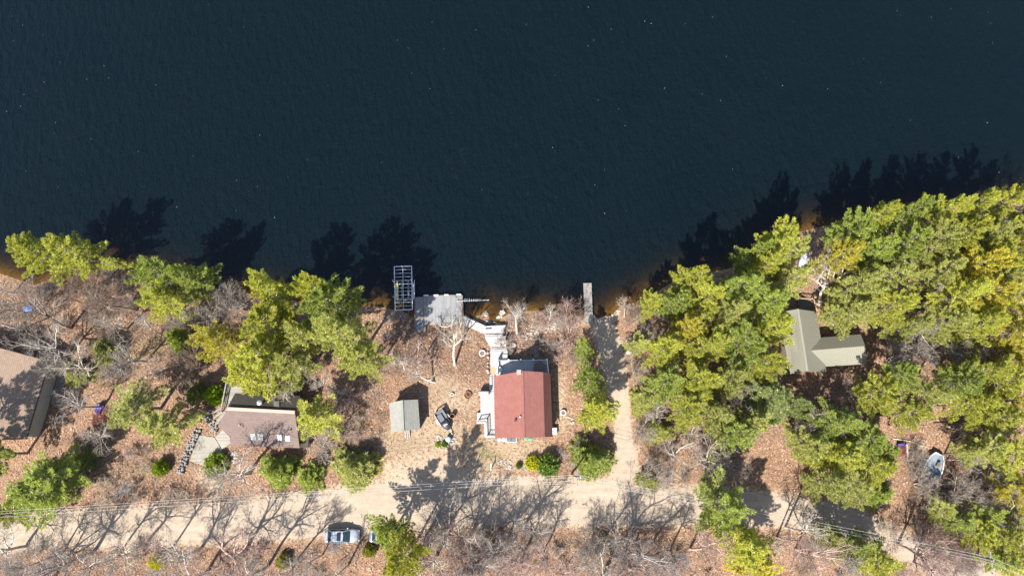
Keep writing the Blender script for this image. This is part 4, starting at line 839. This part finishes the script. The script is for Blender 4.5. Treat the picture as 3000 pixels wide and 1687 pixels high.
def make_shrub_green(seed):
    rng = np.random.default_rng(seed); n = 420; a = rng.uniform(0,6.28,n); r = np.sqrt(rng.random(n)); z = rng.random(n)**.7*(1.1-.6*r)
    P = np.stack([r*np.cos(a), r*np.sin(a), z*1.0+.08], 1); D = unit(P+np.array([0,0,.4]))
    V = tuft_tris(P, D, rng, 6, .28, .12); cm = tris_mesh('shrub_crown_shape', V, M['needles']); tr = MB()
    for k in range(7): q = k*.9; tr.tube([(0,0,0), (.3*math.cos(q), .3*math.sin(q), .35), (.7*math.cos(q), .7*math.sin(q), .7)], [.05,.03,.012], 4, False)
    tm = bpy.data.meshes.new('shrub_stem_shape'); tm.from_pydata(tr.v, [], tr.f); tm.materials.append(M['pbark']); return tm, cm, 1.0, 1.0, len(V)
GSHRUB = [make_shrub_green(40+s) for s in range(3)]

def make_bare(seed, H=13., trunk=.32, limbs=5, spread=52, tr0=.20, lv=4, multi=1, twig=.014, kids=(6,6,6,5)):
    rr = random.Random(seed); TB = MB(); CB = MB(); count = [0]; FL = []
    def grow(p, d, L, r, level, b):
        n = 5 if level < 2 else (4 if level == 2 else 3 if level == 3 else 2); pts = [p]; rs = [r]; dd = d.copy()
        for i in range(n):
            w_ = (.15 if level < 3 else .12) if level else .06
            dd = (dd+Vector((rr.gauss(0,w_), rr.gauss(0,w_), rr.gauss(0,w_*.6)+(.05 if level else 0)))).normalized(); pts.append(pts[-1]+dd*L/n); rs.append(max(twig*.7, r*(1-(.45 if level == 0 else .72)*(i+1)/n)))
        nf = len(b.f); b.tube(pts, rs, 7 if level == 0 else 5 if level == 1 else 3, False); count[0] += n
        if b is CB: FL.extend([1 if level >= 4 else 0]*(len(b.f)-nf))
        if level >= lv: return
        nk = limbs if level == 0 else kids[level-1]+(rr.random() < .4)
        for k in range(nk):
            t = rr.uniform(.62,1.0) if level == 0 else rr.uniform(.22,1.0)
            if level == 0 and k == 0: t = 1.0
            f = t*n; i = min(n-1, int(f)); q = pts[i].lerp(pts[i+1], f-i); base = (pts[i+1]-pts[i]).normalized()
            az = rr.uniform(0,6.28) if level else 2*math.pi*k/nk+rr.uniform(-.4,.4); an = rad(rr.gauss(spread if level == 0 else 46, 11)); 
            if level == 0 and k == 0: an *= .35
            u = base.orthogonal().normalized(); v = base.cross(u); nd = (base*math.cos(an)+(u*math.cos(az)+v*math.sin(az))*math.sin(an)).normalized()
            ln = (H-trunk*H)*.68*rr.uniform(.75,1.1) if level == 0 else L*rr.uniform(.38,.62)*(1.15-.45*t)
            rk = max(twig, rs[i]*(.76 if level == 0 else .54))
            grow(q, nd, ln, rk, level+1, CB)
    for m in range(multi):
        a = 6.28*m/multi+rr.uniform(-.5,.5); tilt = 0 if multi == 1 else rr.uniform(.2,.42); d = Vector((math.cos(a)*tilt+rr.gauss(0,.03), math.sin(a)*tilt+rr.gauss(0,.03), 1)).normalized()
        grow(Vector((math.cos(a)*.12*(multi > 1), math.sin(a)*.12*(multi > 1), -.1)), d, H*trunk*(1 if multi == 1 else rr.uniform(.8,1.2)), tr0, 0, TB)
    fi = FL
    tm = bpy.data.meshes.new('bare_trunk_shape'); tm.from_pydata(TB.v, [], TB.f); tm.materials.append(M['bark'])
    cm = bpy.data.meshes.new('bare_branches_shape'); cm.from_pydata(CB.v, [], CB.f); cm.materials.append(M['bark']); cm.materials.append(M['twigbark']); cm.polygons.foreach_set('material_index', fi)
    for me in (tm, cm): me.polygons.foreach_set('use_smooth', [True]*len(me.polygons))
    return tm, cm, H, H*.42, count[0]
BIG = [make_bare(s, 13., [.40,.48,.42,.52][s], 6, [50,42,56,40][s], .25, 4, 1, .0125, (7,6,5)) for s in range(4)]
SLIM = [make_bare(10+s, 11., .62, 7, 34, .15, 4, 1, .0125, (6,5,4)) for s in range(3)]
MAPLE = [make_bare(30+s, 7., .24, 4, 30, .11, 4, 3, .012, (6,6,5)) for s in range(2)]
BUSH = [make_bare(50+s, 2.4, .3, 4, 40, .03, 3, 5, .011, (5,4)) for s in range(3)]

def put(proto, x, y, sxy, sz, rot, name, label, cat, group, kids, col=None, bark=(1,1,1), tilt=None, z=None):
    z0 = hz(x, y) if z is None else z
    r = bpy.data.objects.new(name, None); COL.objects.link(r); r.empty_display_size = .3
    r.location = (x, y, z0-.06); r.rotation_euler = (tilt[0] if tilt else 0, tilt[1] if tilt else 0, rot); r.scale = (sxy, sxy, sz); tag(r, label, cat, group)
    for nm, me, c in ((kids[0], proto[0], bark), (kids[1], proto[1], col or bark)):
        o = bpy.data.objects.new(nm, me); COL.objects.link(o); o.parent = r; o.color = (*c, 1)
    return r
RT = random.Random(77)
YG = (.320,.352,.062); MG = (.230,.292,.064); BG = (.205,.255,.100); LG = (.305,.338,.110); OG = (.375,.358,.052)
def pine(px, py, R, h, col, label, group, young=False, idx=None):
    p = G(px, py, h*(.62 if not young else .45)-.3); pr = (YOUNG if young else PINES); pr = pr[RT.randrange(len(pr)) if idx is None else idx]
    z0 = hz(p.x, p.y)
    if group and not young:
        sdv = float(shore_dist(np.array([p.x]), np.array([p.y]))[0]); tone = {YG:'yellow-green', MG:'mid green', BG:'bluish green', LG:'pale green', OG:'golden green'}[col]
        size = 'tall' if h > 15 else 'medium' if h > 11 else 'low'
        label = size+' '+tone+' '+label+(', at the waterline' if sdv < 6 else '' if sdv > 14 else ', second row from shore')
    if shore_dist(np.array([p.x]), np.array([p.y]))[0] < .6:      # keep the foot on land
        for _ in range(60):
            if shore_dist(np.array([p.x]), np.array([p.y]))[0] >= .8: break
            p.y -= .25
    sc = (R/(21.0*100/(100-.6*h)))/pr[3]; k = RT.uniform(.85,1.15)
    put(pr, p.x, p.y, sc, h/pr[2], RT.uniform(0,6.28), 'young_pine' if young else 'pine_tree', label, 'tree', group, ('trunk','crown'), tuple(c*k for c in col))
L1 = 'pine in the stand west of the boat lift'; g1 = 'lakeside pines west of the dock'
for q in ((95,735,75,15,YG),(190,730,78,15,YG),(455,800,75,15,MG),(545,810,62,15,MG),(480,880,65,13,YG),(790,850,72,17,YG),(780,950,75,16,YG),(925,800,62,20,YG),(960,890,85,19,MG),(1010,985,85,19.5,LG),(1060,1055,66,17.5,LG),(890,990,62,15,LG),
          (650,1005,72,14,OG),(760,1040,85,15,YG),(865,1070,60,12,LG),(720,1100,62,12,YG)): pine(*q, L1, g1)
pine(-70,1330,70,16,MG,'dark pine just south of the tan-roofed house shading its roof', None); pine(-150,1270,70,17,MG,'dark pine west of the tan-roofed house shading its roof', None)
pine(540,1000,48,8,MG,'smaller green pine tucked west of the tall lakeside stand','small pine beside the lakeside stand',True)
for q, lb in (((940,1215,72,10,YG),'bushy green pine at the east end of the brown house roof'), ((400,1190,82,11,LG),'broad soft green pine west of the brown house'),((470,1250,70,11,LG),'soft green pine just north-west of the long boulder wall'),
              ((110,1440,82,11,MG),'green pine at the road beside the tan-roofed house'),((150,1400,75,11,MG),'dark green pine behind the roadside pine by the tan-roofed house'),((5,1510,48,10,YG),'pine at the road by the west end of the power line'),
              ((1140,1555,58,12,MG),'pine standing over the second parked car'),((1180,1625,66,21,YG),'tallest yellow-green pine by the roadside south of the parked cars'),
              ((1745,1200,62,12,YG),'pine between the red-roofed cottage and the launch track'),((1722,1110,52,12,MG),'taller pine beside the narrow part of the launch track'),((1715,1025,38,8,MG),'small pine at the lake end of the launch track'),
              ((2120,1500,78,14,MG),'dark star-shaped pine at the south edge of the road'),((2180,1590,82,14,YG),'yellow-green pine south of the road opposite the launch track stand'),((2190,1660,75,12,OG),'bright pine in the south woods')):
    pine(*q, lb, None)
for q, lb in (((1040,1375,65,5.5,LG),'round pale green young pine between shed and road'),((1735,1350,60,6,MG),'round young pine at the corner of road and launch track'),((815,1380,52,5,MG),'dark green young pine in front of the brown house'),((905,1392,44,4.5,MG),'narrow young pine next to the dark one by the brown house'),
              ((255,1345,32,4,BG),'small dark young pine behind the roadside pine'),((2560,1440,48,6,MG),'round young pine by the road south of the parked boat'),((575,1150,30,4,BG),'dark young pine near the curved boulder wall'),((1700,1340,30,4,LG),'low pale young pine beside the corner pine'),((310,1030,44,4,LG),'soft pale green young pine among the bare trees of the western shore'),((225,1095,42,4,LG),'soft pale green young pine beside the slab path of the tan-roofed house'),((1885,1185,40,5,LG),'soft pale young pine on the east bank of the narrow track'),((1930,1265,38,5,LG),'pale young pine among the bare trees of the clearing'),((1900,1405,32,4,LG),'low pale young pine at the road verge of the clearing')):
    pine(*q, lb, None, True)
L2 = 'pine between launch track and metal-roofed house'; g2 = 'pines between launch track and metal-roofed house'
for q in ((2035,815,62,18,YG),(1915,880,42,10,YG),(1985,880,55,13,MG),(2075,880,65,17,YG),(2160,850,72,17,MG),(2240,900,72,17,MG),(2265,965,60,15,YG),(2130,930,62,16,LG),(2010,960,65,14,OG),(1950,1020,60,13,YG),(2060,1020,68,16,YG),(2170,1010,70,16,MG),(2235,1060,62,14,YG),
          (1950,1120,62,13,MG),(2040,1110,65,15,YG),(2130,1110,60,14,LG),(2010,1200,60,12,YG),(2090,1210,62,12,LG),(2250,1170,65,11,BG),(2150,1270,68,11,MG),(2210,1240,58,11,LG),(2320,1180,48,10,BG),(1900,1160,40,7,LG),(1870,1010,38,5,LG)): pine(*q, L2, g2)
L3 = 'pine beyond the metal-roofed house'; g3 = 'lakeshore pines beyond the metal-roofed house'
for q in ((2265,700,62,19,YG),(2320,740,62,18,LG),(2235,780,58,17,YG),(2310,820,58,16,LG),(2215,730,50,16,MG),(2470,690,62,19,MG),(2560,650,60,19,YG),(2650,635,60,19,MG),(2740,630,60,19,YG),(2830,615,60,19,YG),(2930,600,60,19,YG),(2990,640,58,18,LG),
          (2460,760,62,17,OG),(2550,740,62,18,MG),(2640,720,62,18,MG),(2720,715,60,18,LG),(2800,700,58,18,YG),(2880,700,58,18,LG),(2500,840,70,16,LG),(2590,820,72,17,LG),(2600,900,68,16,YG),(2500,915,55,14,LG),(2740,800,60,16,LG),(2840,780,70,18,OG),(2920,760,66,18,YG),
          (2790,880,66,17,YG),(2870,870,66,17,OG),(2950,880,66,17,YG),(2760,950,58,15,LG),(2850,960,66,16,YG),(2940,970,68,16,OG),(2990,1040,60,15,OG),(2660,960,46,14,LG),(2420,930,36,10,LG),(2985,770,62,18,YG),(2965,690,58,18,YG),(2900,830,58,17,LG)): pine(*q, L3, g3)
L4 = 'pine in the woods around the parked boat'; g4 = 'pines around the parked boat'
for q in ((2560,1150,58,13,YG),(2620,1110,58,14,MG),(2690,1150,62,13,LG),(2650,1210,55,12,YG),(2780,1120,58,14,MG),(2860,1090,62,15,YG),(2930,1120,66,15,YG),(2990,1170,62,14,OG),(2850,1180,58,13,YG),(2920,1230,62,13,YG),(2880,1310,55,11,LG),(2960,1330,62,13,YG),(2990,1440,56,12,OG),
          (2370,1300,58,12,LG),(2440,1240,66,13,MG),(2450,1330,70,13,YG),(2530,1290,62,12,MG),(2560,1370,56,11,YG),(2420,1410,62,12,LG),(2490,1420,55,10,LG),(2580,1320,48,11,MG),(2830,1330,42,8,LG)): pine(*q, L4, g4)
L5 = 'pine south of the eastern road bend'; g5 = 'pines south of the road bend'
for q in ((2480,1600,62,10,MG),(2550,1640,66,11,YG),(2800,1530,48,8,MG),(2860,1560,46,8,YG),(2940,1580,50,9,YG),(2985,1530,44,9,LG),(2930,1640,40,8,MG),(2420,1570,44,8,LG),(2745,1490,36,7,LG),(2980,1655,48,9,YG),(2880,1500,40,8,MG)): pine(*q, L5, g5)

def gshrub(px, py, R, h, col, label):
    p = GG(px, py); put(GSHRUB[RT.randrange(3)], p.x, p.y, R/21., h, RT.uniform(0,6), 'evergreen_shrub', label, 'shrub', None, ('stems','foliage'), tuple(c*1.75 for c in col))
for q in ((640,1160,28,2.2,(.14,.21,.02),'bright green shrub at the north-west corner of the brown house deck'),(640,1362,34,1.8,(.10,.14,.02),'green juniper-like shrub beside the rubble heap'),(480,1370,22,2,(.10,.14,.02),'small green shrub in dry leaves near the long boulder wall'),
          (1560,1355,20,1.5,(.22,.24,.015),'bright yellow-green shrub next to the grey bucket'),(1605,1362,30,2.4,(.08,.13,.03),'dark green shrub beside the yellow-green one'),(1521,1363,9,.8,(.06,.10,.03),'tiny dark green shrub between rubble and bucket'),
          (1283,1302,8,.6,(.16,.22,.02),'small bright plant in the stone flower bed'),(1303,1300,9,.7,(.07,.12,.015),'small dark green plant in the stone flower bed'),(465,1640,20,1.6,(.20,.21,.02),'yellow-green shrub in the woods south of the road'),
          (1085,1610,18,1.5,(.12,.13,.03),'olive shrub beneath the pine at the parked cars'),(835,1640,20,1.6,(.12,.13,.03),'olive shrub among bare trees south of the road'),(2255,1215,28,2,(.09,.13,.05),'low bluish green shrub in the gap of the pine stand')): gshrub(*q)

def bare(kind, px, py, h, label, group=None, col=(1,1,1), lean=None, idx=None):
    p = GG(px, py); fam = {'big': BIG, 'slim': SLIM, 'maple': MAPLE, 'bush': BUSH}[kind]; pr = fam[RT.randrange(len(fam)) if idx is None else idx]
    s = h/pr[2]; k = RT.uniform(.85,1.15)
    if group and kind != 'bush': label = {'big':'spreading ','slim':'slender ','maple':'many-stemmed '}[kind]+{PALE:'pale ',PINK:'pinkish ',GREYB:'blue-grey ',BRN:'brown '}.get(col,'grey ')+label
    nm = {'big':'bare_tree','slim':'slender_bare_tree','maple':'multi_stem_tree','bush':'bare_bush'}[kind]
    put(pr, p.x, p.y, s*RT.uniform(.92,1.08), s, 0.0 if lean else RT.uniform(0,6.28), nm, label, 'bush' if kind == 'bush' else 'tree', group, ('trunk','branches') if kind != 'bush' else ('stems','twigs'), tuple(c*k for c in col), tuple(c*k for c in col), lean)
PINK = (1.12,.88,.84); PALE = (1.2,1.16,1.1); GREYB = (.85,.85,.88); BRN = (.8,.66,.56)
bare('big',1332,1070,11,'tall pale bare tree standing over the dock', None, PALE, (rad(-38),rad(-6)), 1)
bare('big',1516,985,8.5,'forked pale bare tree on the shore between boardwalk and pier', None, PALE, (rad(-32),rad(0)), 3)
bare('maple',1668,972,7,'pinkish many-stemmed bare tree by the weathered pier', None, PINK, (rad(-26),rad(2)))
bare('slim',1607,945,5.5,'slim pale sapling between the forked bare tree and the pinkish one', None, PALE, (rad(-25),rad(8)))
bare('slim',1829,930,6.5,'slim bare tree at the waterline beyond the launch track cobbles', None, PALE, (rad(-22),rad(-6)))
bare('maple',1860,925,5,'low bare thicket tree on the shore beside the launch track', None, BRN)
bare('big',1275,1120,8,'bare tree leaning by the shed ridge', None, PALE, (rad(-8),rad(-30))); bare('big',1232,1068,9,'bare tree on the leafy slope south-west of the dock', None, PINK); bare('slim',1185,1085,8,'slim bare tree behind the shed slope', None, PALE)
bare('big',2398,893,14,'tall white-barked bare tree at the corner of the metal-roofed house', None, (1.5,1.45,1.35), (rad(-24),rad(-16)), 1)
bare('maple',1895,985,4,'small white bare tree beside the launch track', None, (1.5,1.45,1.4)); bare('maple',1858,1095,5,'pale bare tree on the east bank of the narrow launch track', None, PALE)
La, ga = 'bare tree in the shoreline woods west of the brown house', 'bare trees of the western shore woods'
for x, y, h, k in ((208,962,13,'big'),(213,1035,12,'big'),(400,910,12,'slim'),(372,965,10,'big'),(285,1085,11,'big'),(430,1060,11,'big'),(640,940,8,'maple'),(300,1190,10,'big'),(520,1080,9,'slim'),(560,950,8,'maple'),(330,880,8,'maple'),(470,980,8,'slim'),(130,900,9,'maple'),(40,860,10,'slim'),(350,1110,9,'slim'),(60,960,10,'big'),(250,890,9,'slim'),(590,1060,8,'maple'),(330,800,6,'maple'),(690,900,7,'maple')): bare(k, x, y, h, La, ga, RT.choice((PALE,(1,1,1),BRN)))
for x, y, h, k, lb in ((330,1275,9,'big','twisted bare tree between the tan-roofed house and the soft green pines'),(730,1388,15,'big','bare tree by the road in front of the brown house spreading over the wires'),(880,1120,10,'big','pale bare tree at the north-east corner of the brown house'),(975,1140,9,'slim','slim bare tree between the brown house and the shed'),(1000,1270,8,'slim','slim bare tree west of the shed'),(960,1310,7,'maple','bare thicket tree south-east of the brown house')): bare(k, x, y, h, lb, None, PALE)
Lb, gb = 'bare tree in the woods along the south side of the dirt road', 'bare trees south of the road'
for x, y, h, k in ((90,1600,13,'big'),(180,1610,13,'slim'),(270,1625,13,'big'),(330,1640,12,'slim'),(420,1600,13,'big'),(520,1600,12,'slim'),(590,1590,12,'big'),(738,1612,13,'big'),(800,1650,14,'slim'),(890,1640,12,'slim'),(945,1625,10,'slim'),(1020,1650,12,'slim'),(1252,1560,13,'big'),(1275,1620,12,'big'),(1335,1540,13,'big'),(1395,1585,11,'maple'),(1440,1600,12,'big'),(1500,1585,12,'big'),(1545,1530,11,'big'),(1525,1610,12,'big'),(1590,1620,10,'slim'),(1730,1585,9,'maple'),(1760,1570,9,'slim'),(1830,1610,13,'big'),(1845,1650,10,'maple'),(1900,1590,11,'slim'),(1950,1600,12,'slim'),(2040,1600,12,'slim'),(2260,1560,12,'slim'),(2290,1550,11,'slim'),(2330,1600,11,'big'),(2380,1590,10,'slim'),(2630,1600,11,'big'),(2690,1640,11,'big'),(2700,1600,9,'maple'),(2780,1660,8,'maple'),
                   (150,1680,12,'big'),(600,1680,12,'big'),(1400,1660,11,'big'),(1350,1690,11,'big'),(1750,1690,12,'big')): bare(k, x+RT.uniform(-20,20), y+RT.uniform(-8,14), h*RT.uniform(.85,1.2), Lb, gb, RT.choice((PALE,(1,1,1),PINK,GREYB)))
Lc, gc = 'bare tree in the clearing between road, launch track and pines', 'bare trees north of the road east of the launch track'
for x, y, h, k in ((1960,1330,10,'big'),(2050,1345,10,'big'),(1990,1270,8,'slim'),(2090,1330,9,'slim'),(2130,1380,8,'maple'),(1920,1230,8,'slim'),(1870,1270,6,'maple'),(1900,1390,6,'maple')): bare(k, x, y, h, Lc, gc, PALE)
Ld, gd = 'bare tree among the eastern pines', 'bare trees among the eastern pines'
for x, y, h, k in ((2700,760,16,'slim'),(2900,690,17,'big'),(2690,900,14,'slim'),(2640,1000,12,'slim'),(2340,1260,11,'slim'),(2380,1240,10,'slim'),(2655,1350,5,'maple'),(2775,1345,8,'slim'),(2800,1290,8,'maple'),(2900,1500,10,'big'),(2850,1420,9,'slim'),(2780,1450,8,'maple'),(2150,1170,9,'maple'),(2600,1060,9,'maple'),(2780,1030,11,'maple'),(2920,1060,12,'maple'),(2680,1420,7,'maple'),(2160,1180,9,'big')): bare(k, x, y, h, Ld, gd, RT.choice((PALE,(1,1,1))))
bare('bush',305,1225,3,'dark red twiggy bush next to the violet cover', None, (.75,.22,.22))
Le, ge = 'twiggy bush on the forest floor', 'twiggy bushes on the forest floor'
ZB_ = [(60,800,600,1150,40),(620,860,1000,1000,10),(1120,880,1215,1060,12),(1370,870,1420,920,6),(1480,880,1700,960,18),(1460,990,1690,1060,14),(1830,880,1960,960,8),(920,1130,1120,1300,14),(150,1290,560,1480,20),(20,1590,1000,1687,24),(1240,1540,1640,1687,22),(1640,1590,2080,1687,12),(1860,1130,2140,1420,18),(2240,1100,2560,1300,14),(2240,1540,2760,1687,22),(2760,1400,2960,1640,16),(2560,950,2800,1080,10),(1640,1290,1720,1400,5)]
for x0, y0, x1, y1, n in ZB_:
    for _ in range(n):
        x, y = RT.uniform(x0, x1), RT.uniform(y0, y1); p = GG(x, y)
        if shore_dist(np.array([p.x]), np.array([p.y]))[0] < .5: continue
        c = RT.choice((BRN,(1,.9,.8),PINK,GREYB)); hb = RT.uniform(1.4,3.2); bare('bush', x, y, hb, ('low ' if hb < 2.2 else 'shoulder-high ')+{BRN:'brown',PINK:'pinkish',GREYB:'blue-grey'}.get(c,'tan')+' '+Le, ge, c)

# ------------------------------------------------------------------ fallen leaves, floating flecks, fallen branches
rng = np.random.default_rng(5); n = 150000
Xl = rng.uniform(-80,80,n); Yl = rng.uniform(-20,40,n)
sx = np.interp(Xl, xs, np.arange(len(xs))).round().astype(int); sy = np.interp(Yl, ys, np.arange(len(ys))).round().astype(int)
keep = (shore_dist(Xl, Yl) > .4) & (rng.random(n) > sand[sy, sx]*1.25) & (rng.random(n) > dry[sy, sx]*.6)
Xl, Yl = Xl[keep], Yl[keep]; Zl = HZ(Xl, Yl)+.035+rng.uniform(0,.04,len(Xl)); n = len(Xl)
a = rng.uniform(0,6.28,n); s = rng.uniform(.06,.15,n); tl = rng.normal(size=(n,2))*.35
A = np.stack([np.cos(a)*s, np.sin(a)*s, tl[:,0]*s], 1); B2 = np.stack([-np.sin(a)*s*.7, np.cos(a)*s*.7, tl[:,1]*s], 1); Cc = np.stack([Xl, Yl, Zl], 1)
V = np.stack([Cc-A, Cc+B2*.9+A*.1, Cc+A], 1); V2 = np.stack([Cc+A, Cc-B2*.9-A*.1, Cc-A], 1)
Q = np.stack([Cc-A, Cc-B2, Cc+A, Cc+B2], 1)
me = bpy.data.meshes.new('leaf_litter'); me.vertices.add(n*4); me.vertices.foreach_set('co', Q.astype(np.float32).ravel()); me.loops.add(n*4); me.loops.foreach_set('vertex_index', np.arange(n*4, dtype=np.int32))
me.polygons.add(n); me.polygons.foreach_set('loop_start', np.arange(0, n*4, 4, dtype=np.int32)); me.update(calc_edges=True); me.materials.append(M['litter'])
o = bpy.data.objects.new('leaf_litter', me); COL.objects.link(o); o['kind'] = 'stuff'; tag(o, 'dry orange-brown fallen leaves covering the forest floor', 'leaves')
BZ = [(-40,790,620,1160,9000),(600,850,1010,1140,4000),(1110,880,1220,1100,1200),(1000,1020,1130,1340,1800),(1480,900,1700,1050,2500),(900,1130,1120,1330,2400),(150,1280,600,1500,4000),(-40,1590,1050,1760,9000),(1230,1530,1700,1760,6000),(1640,1580,2100,1760,4500),(1840,1120,2160,1430,3500),(2200,1080,2560,1300,3500),(2230,1540,2780,1760,5000),(2560,940,3040,1640,8000),(1380,1330,1700,1410,900),(1120,980,1420,1100,1500)]
PX = np.concatenate([np.stack([rng.uniform(a, c, n_), rng.uniform(b_, d_, n_)], 1) for a, b_, c, d_, n_ in BZ])
u_ = (PX[:,0]-1500)/FPX; v_ = (843.5-PX[:,1])/FPX; t_ = -CAMH/(v_*ST-CT); SX, SY = u_*t_, (v_*CT+ST)*t_
gx = np.interp(SX, xs, np.arange(len(xs))).round().astype(int); gy = np.interp(SY, ys, np.arange(len(ys))).round().astype(int)
cl = np.sin(SX*1.1+2*np.sin(SY*.7))+np.sin(SY*1.3+1.7*np.sin(SX*.5))+rng.normal(size=len(SX))*.8
kp = (shore_dist(SX, SY) > .3) & (sand[gy, gx] < .25) & (cl > -.3); SX, SY = SX[kp], SY[kp]; n = len(SX)
az = rng.uniform(0,6.28,n); el = rng.uniform(.15,1.2,n); ln = rng.uniform(.5,1.7,n); D = np.stack([np.cos(az)*np.cos(el), np.sin(az)*np.cos(el), np.sin(el)], 1)*ln[:,None]
P0 = np.stack([SX, SY, HZ(SX, SY)+.02], 1); S_ = unit(np.cross(D, rng.normal(size=(n,3))))*rng.uniform(.012,.028,(n,1))
me = tris_mesh('undergrowth', np.stack([P0-S_, P0+S_, P0+D], 1), M['twigs']); o = bpy.data.objects.new('undergrowth', me); COL.objects.link(o); o['kind'] = 'stuff'; tag(o, 'tangle of dry brown and grey stalks on the forest floor', 'undergrowth')
rr = random.Random(9); b = MB()
for k in range(110):
    px, py = rr.uniform(0,3000), rr.uniform(10,640); p = G(px, py, WATER_Z+.03)
    if shore_dist(np.array([p.x]), np.array([p.y]))[0] > -4: continue
    s = rr.uniform(.018,.042); b.lathe((p.x, p.y, p.z-.02), [(s*.6,0),(s,.03),(s*.4,.06)], 5, rr.uniform(0,6))
o = b.build('pale_flecks', 'white', kind='stuff'); tag(o, 'tiny pale flecks floating on the dark lake', 'flecks')  # tiny pale solids scattered at random over the water surface
for k, (x0, y0, x1, y1, r, lb) in enumerate(((1245,1112,1277,1123,.1,'pale fallen branch on the ground north-east of the shed'),(2945,1603,2992,1608,.16,'pale fallen log lying among the eastern pines'),(2615,1284,2725,1312,.09,'long pale fallen branch lying north of the parked boat'),(2080,1330,2120,1300,.12,'short pale log on leaves near the pale bare trees'),(2735,1240,2850,1243,.12,'dark fallen trunk lying between the eastern pines'),(840,1550,850,1552,.01,None))):
    if lb:
        p, q = GG(x0, y0), GG(x1, y1); m = lerp(p, q, .5)+Vector((0,.25,.1)); b = MB(); b.tube([p+Vector((0,0,r)), lerp(p, m, .6)+Vector((0,0,r)), m, q+Vector((0,0,r*.6))], [r,r*.85,r*.7,r*.4], 7); b.tube([m, m+Vector((.5,.6,.2)), m+Vector((.8,1.1,.25))], [r*.4,r*.3,r*.15], 5)
        o = b.build('fallen_branch', 'bark' if 'dark' not in lb else 'pbark', smooth=True); o.color = (1.2,1.15,1.1,1) if 'dark' not in lb else (.5,.45,.4,1); tag(o, lb, 'branch')
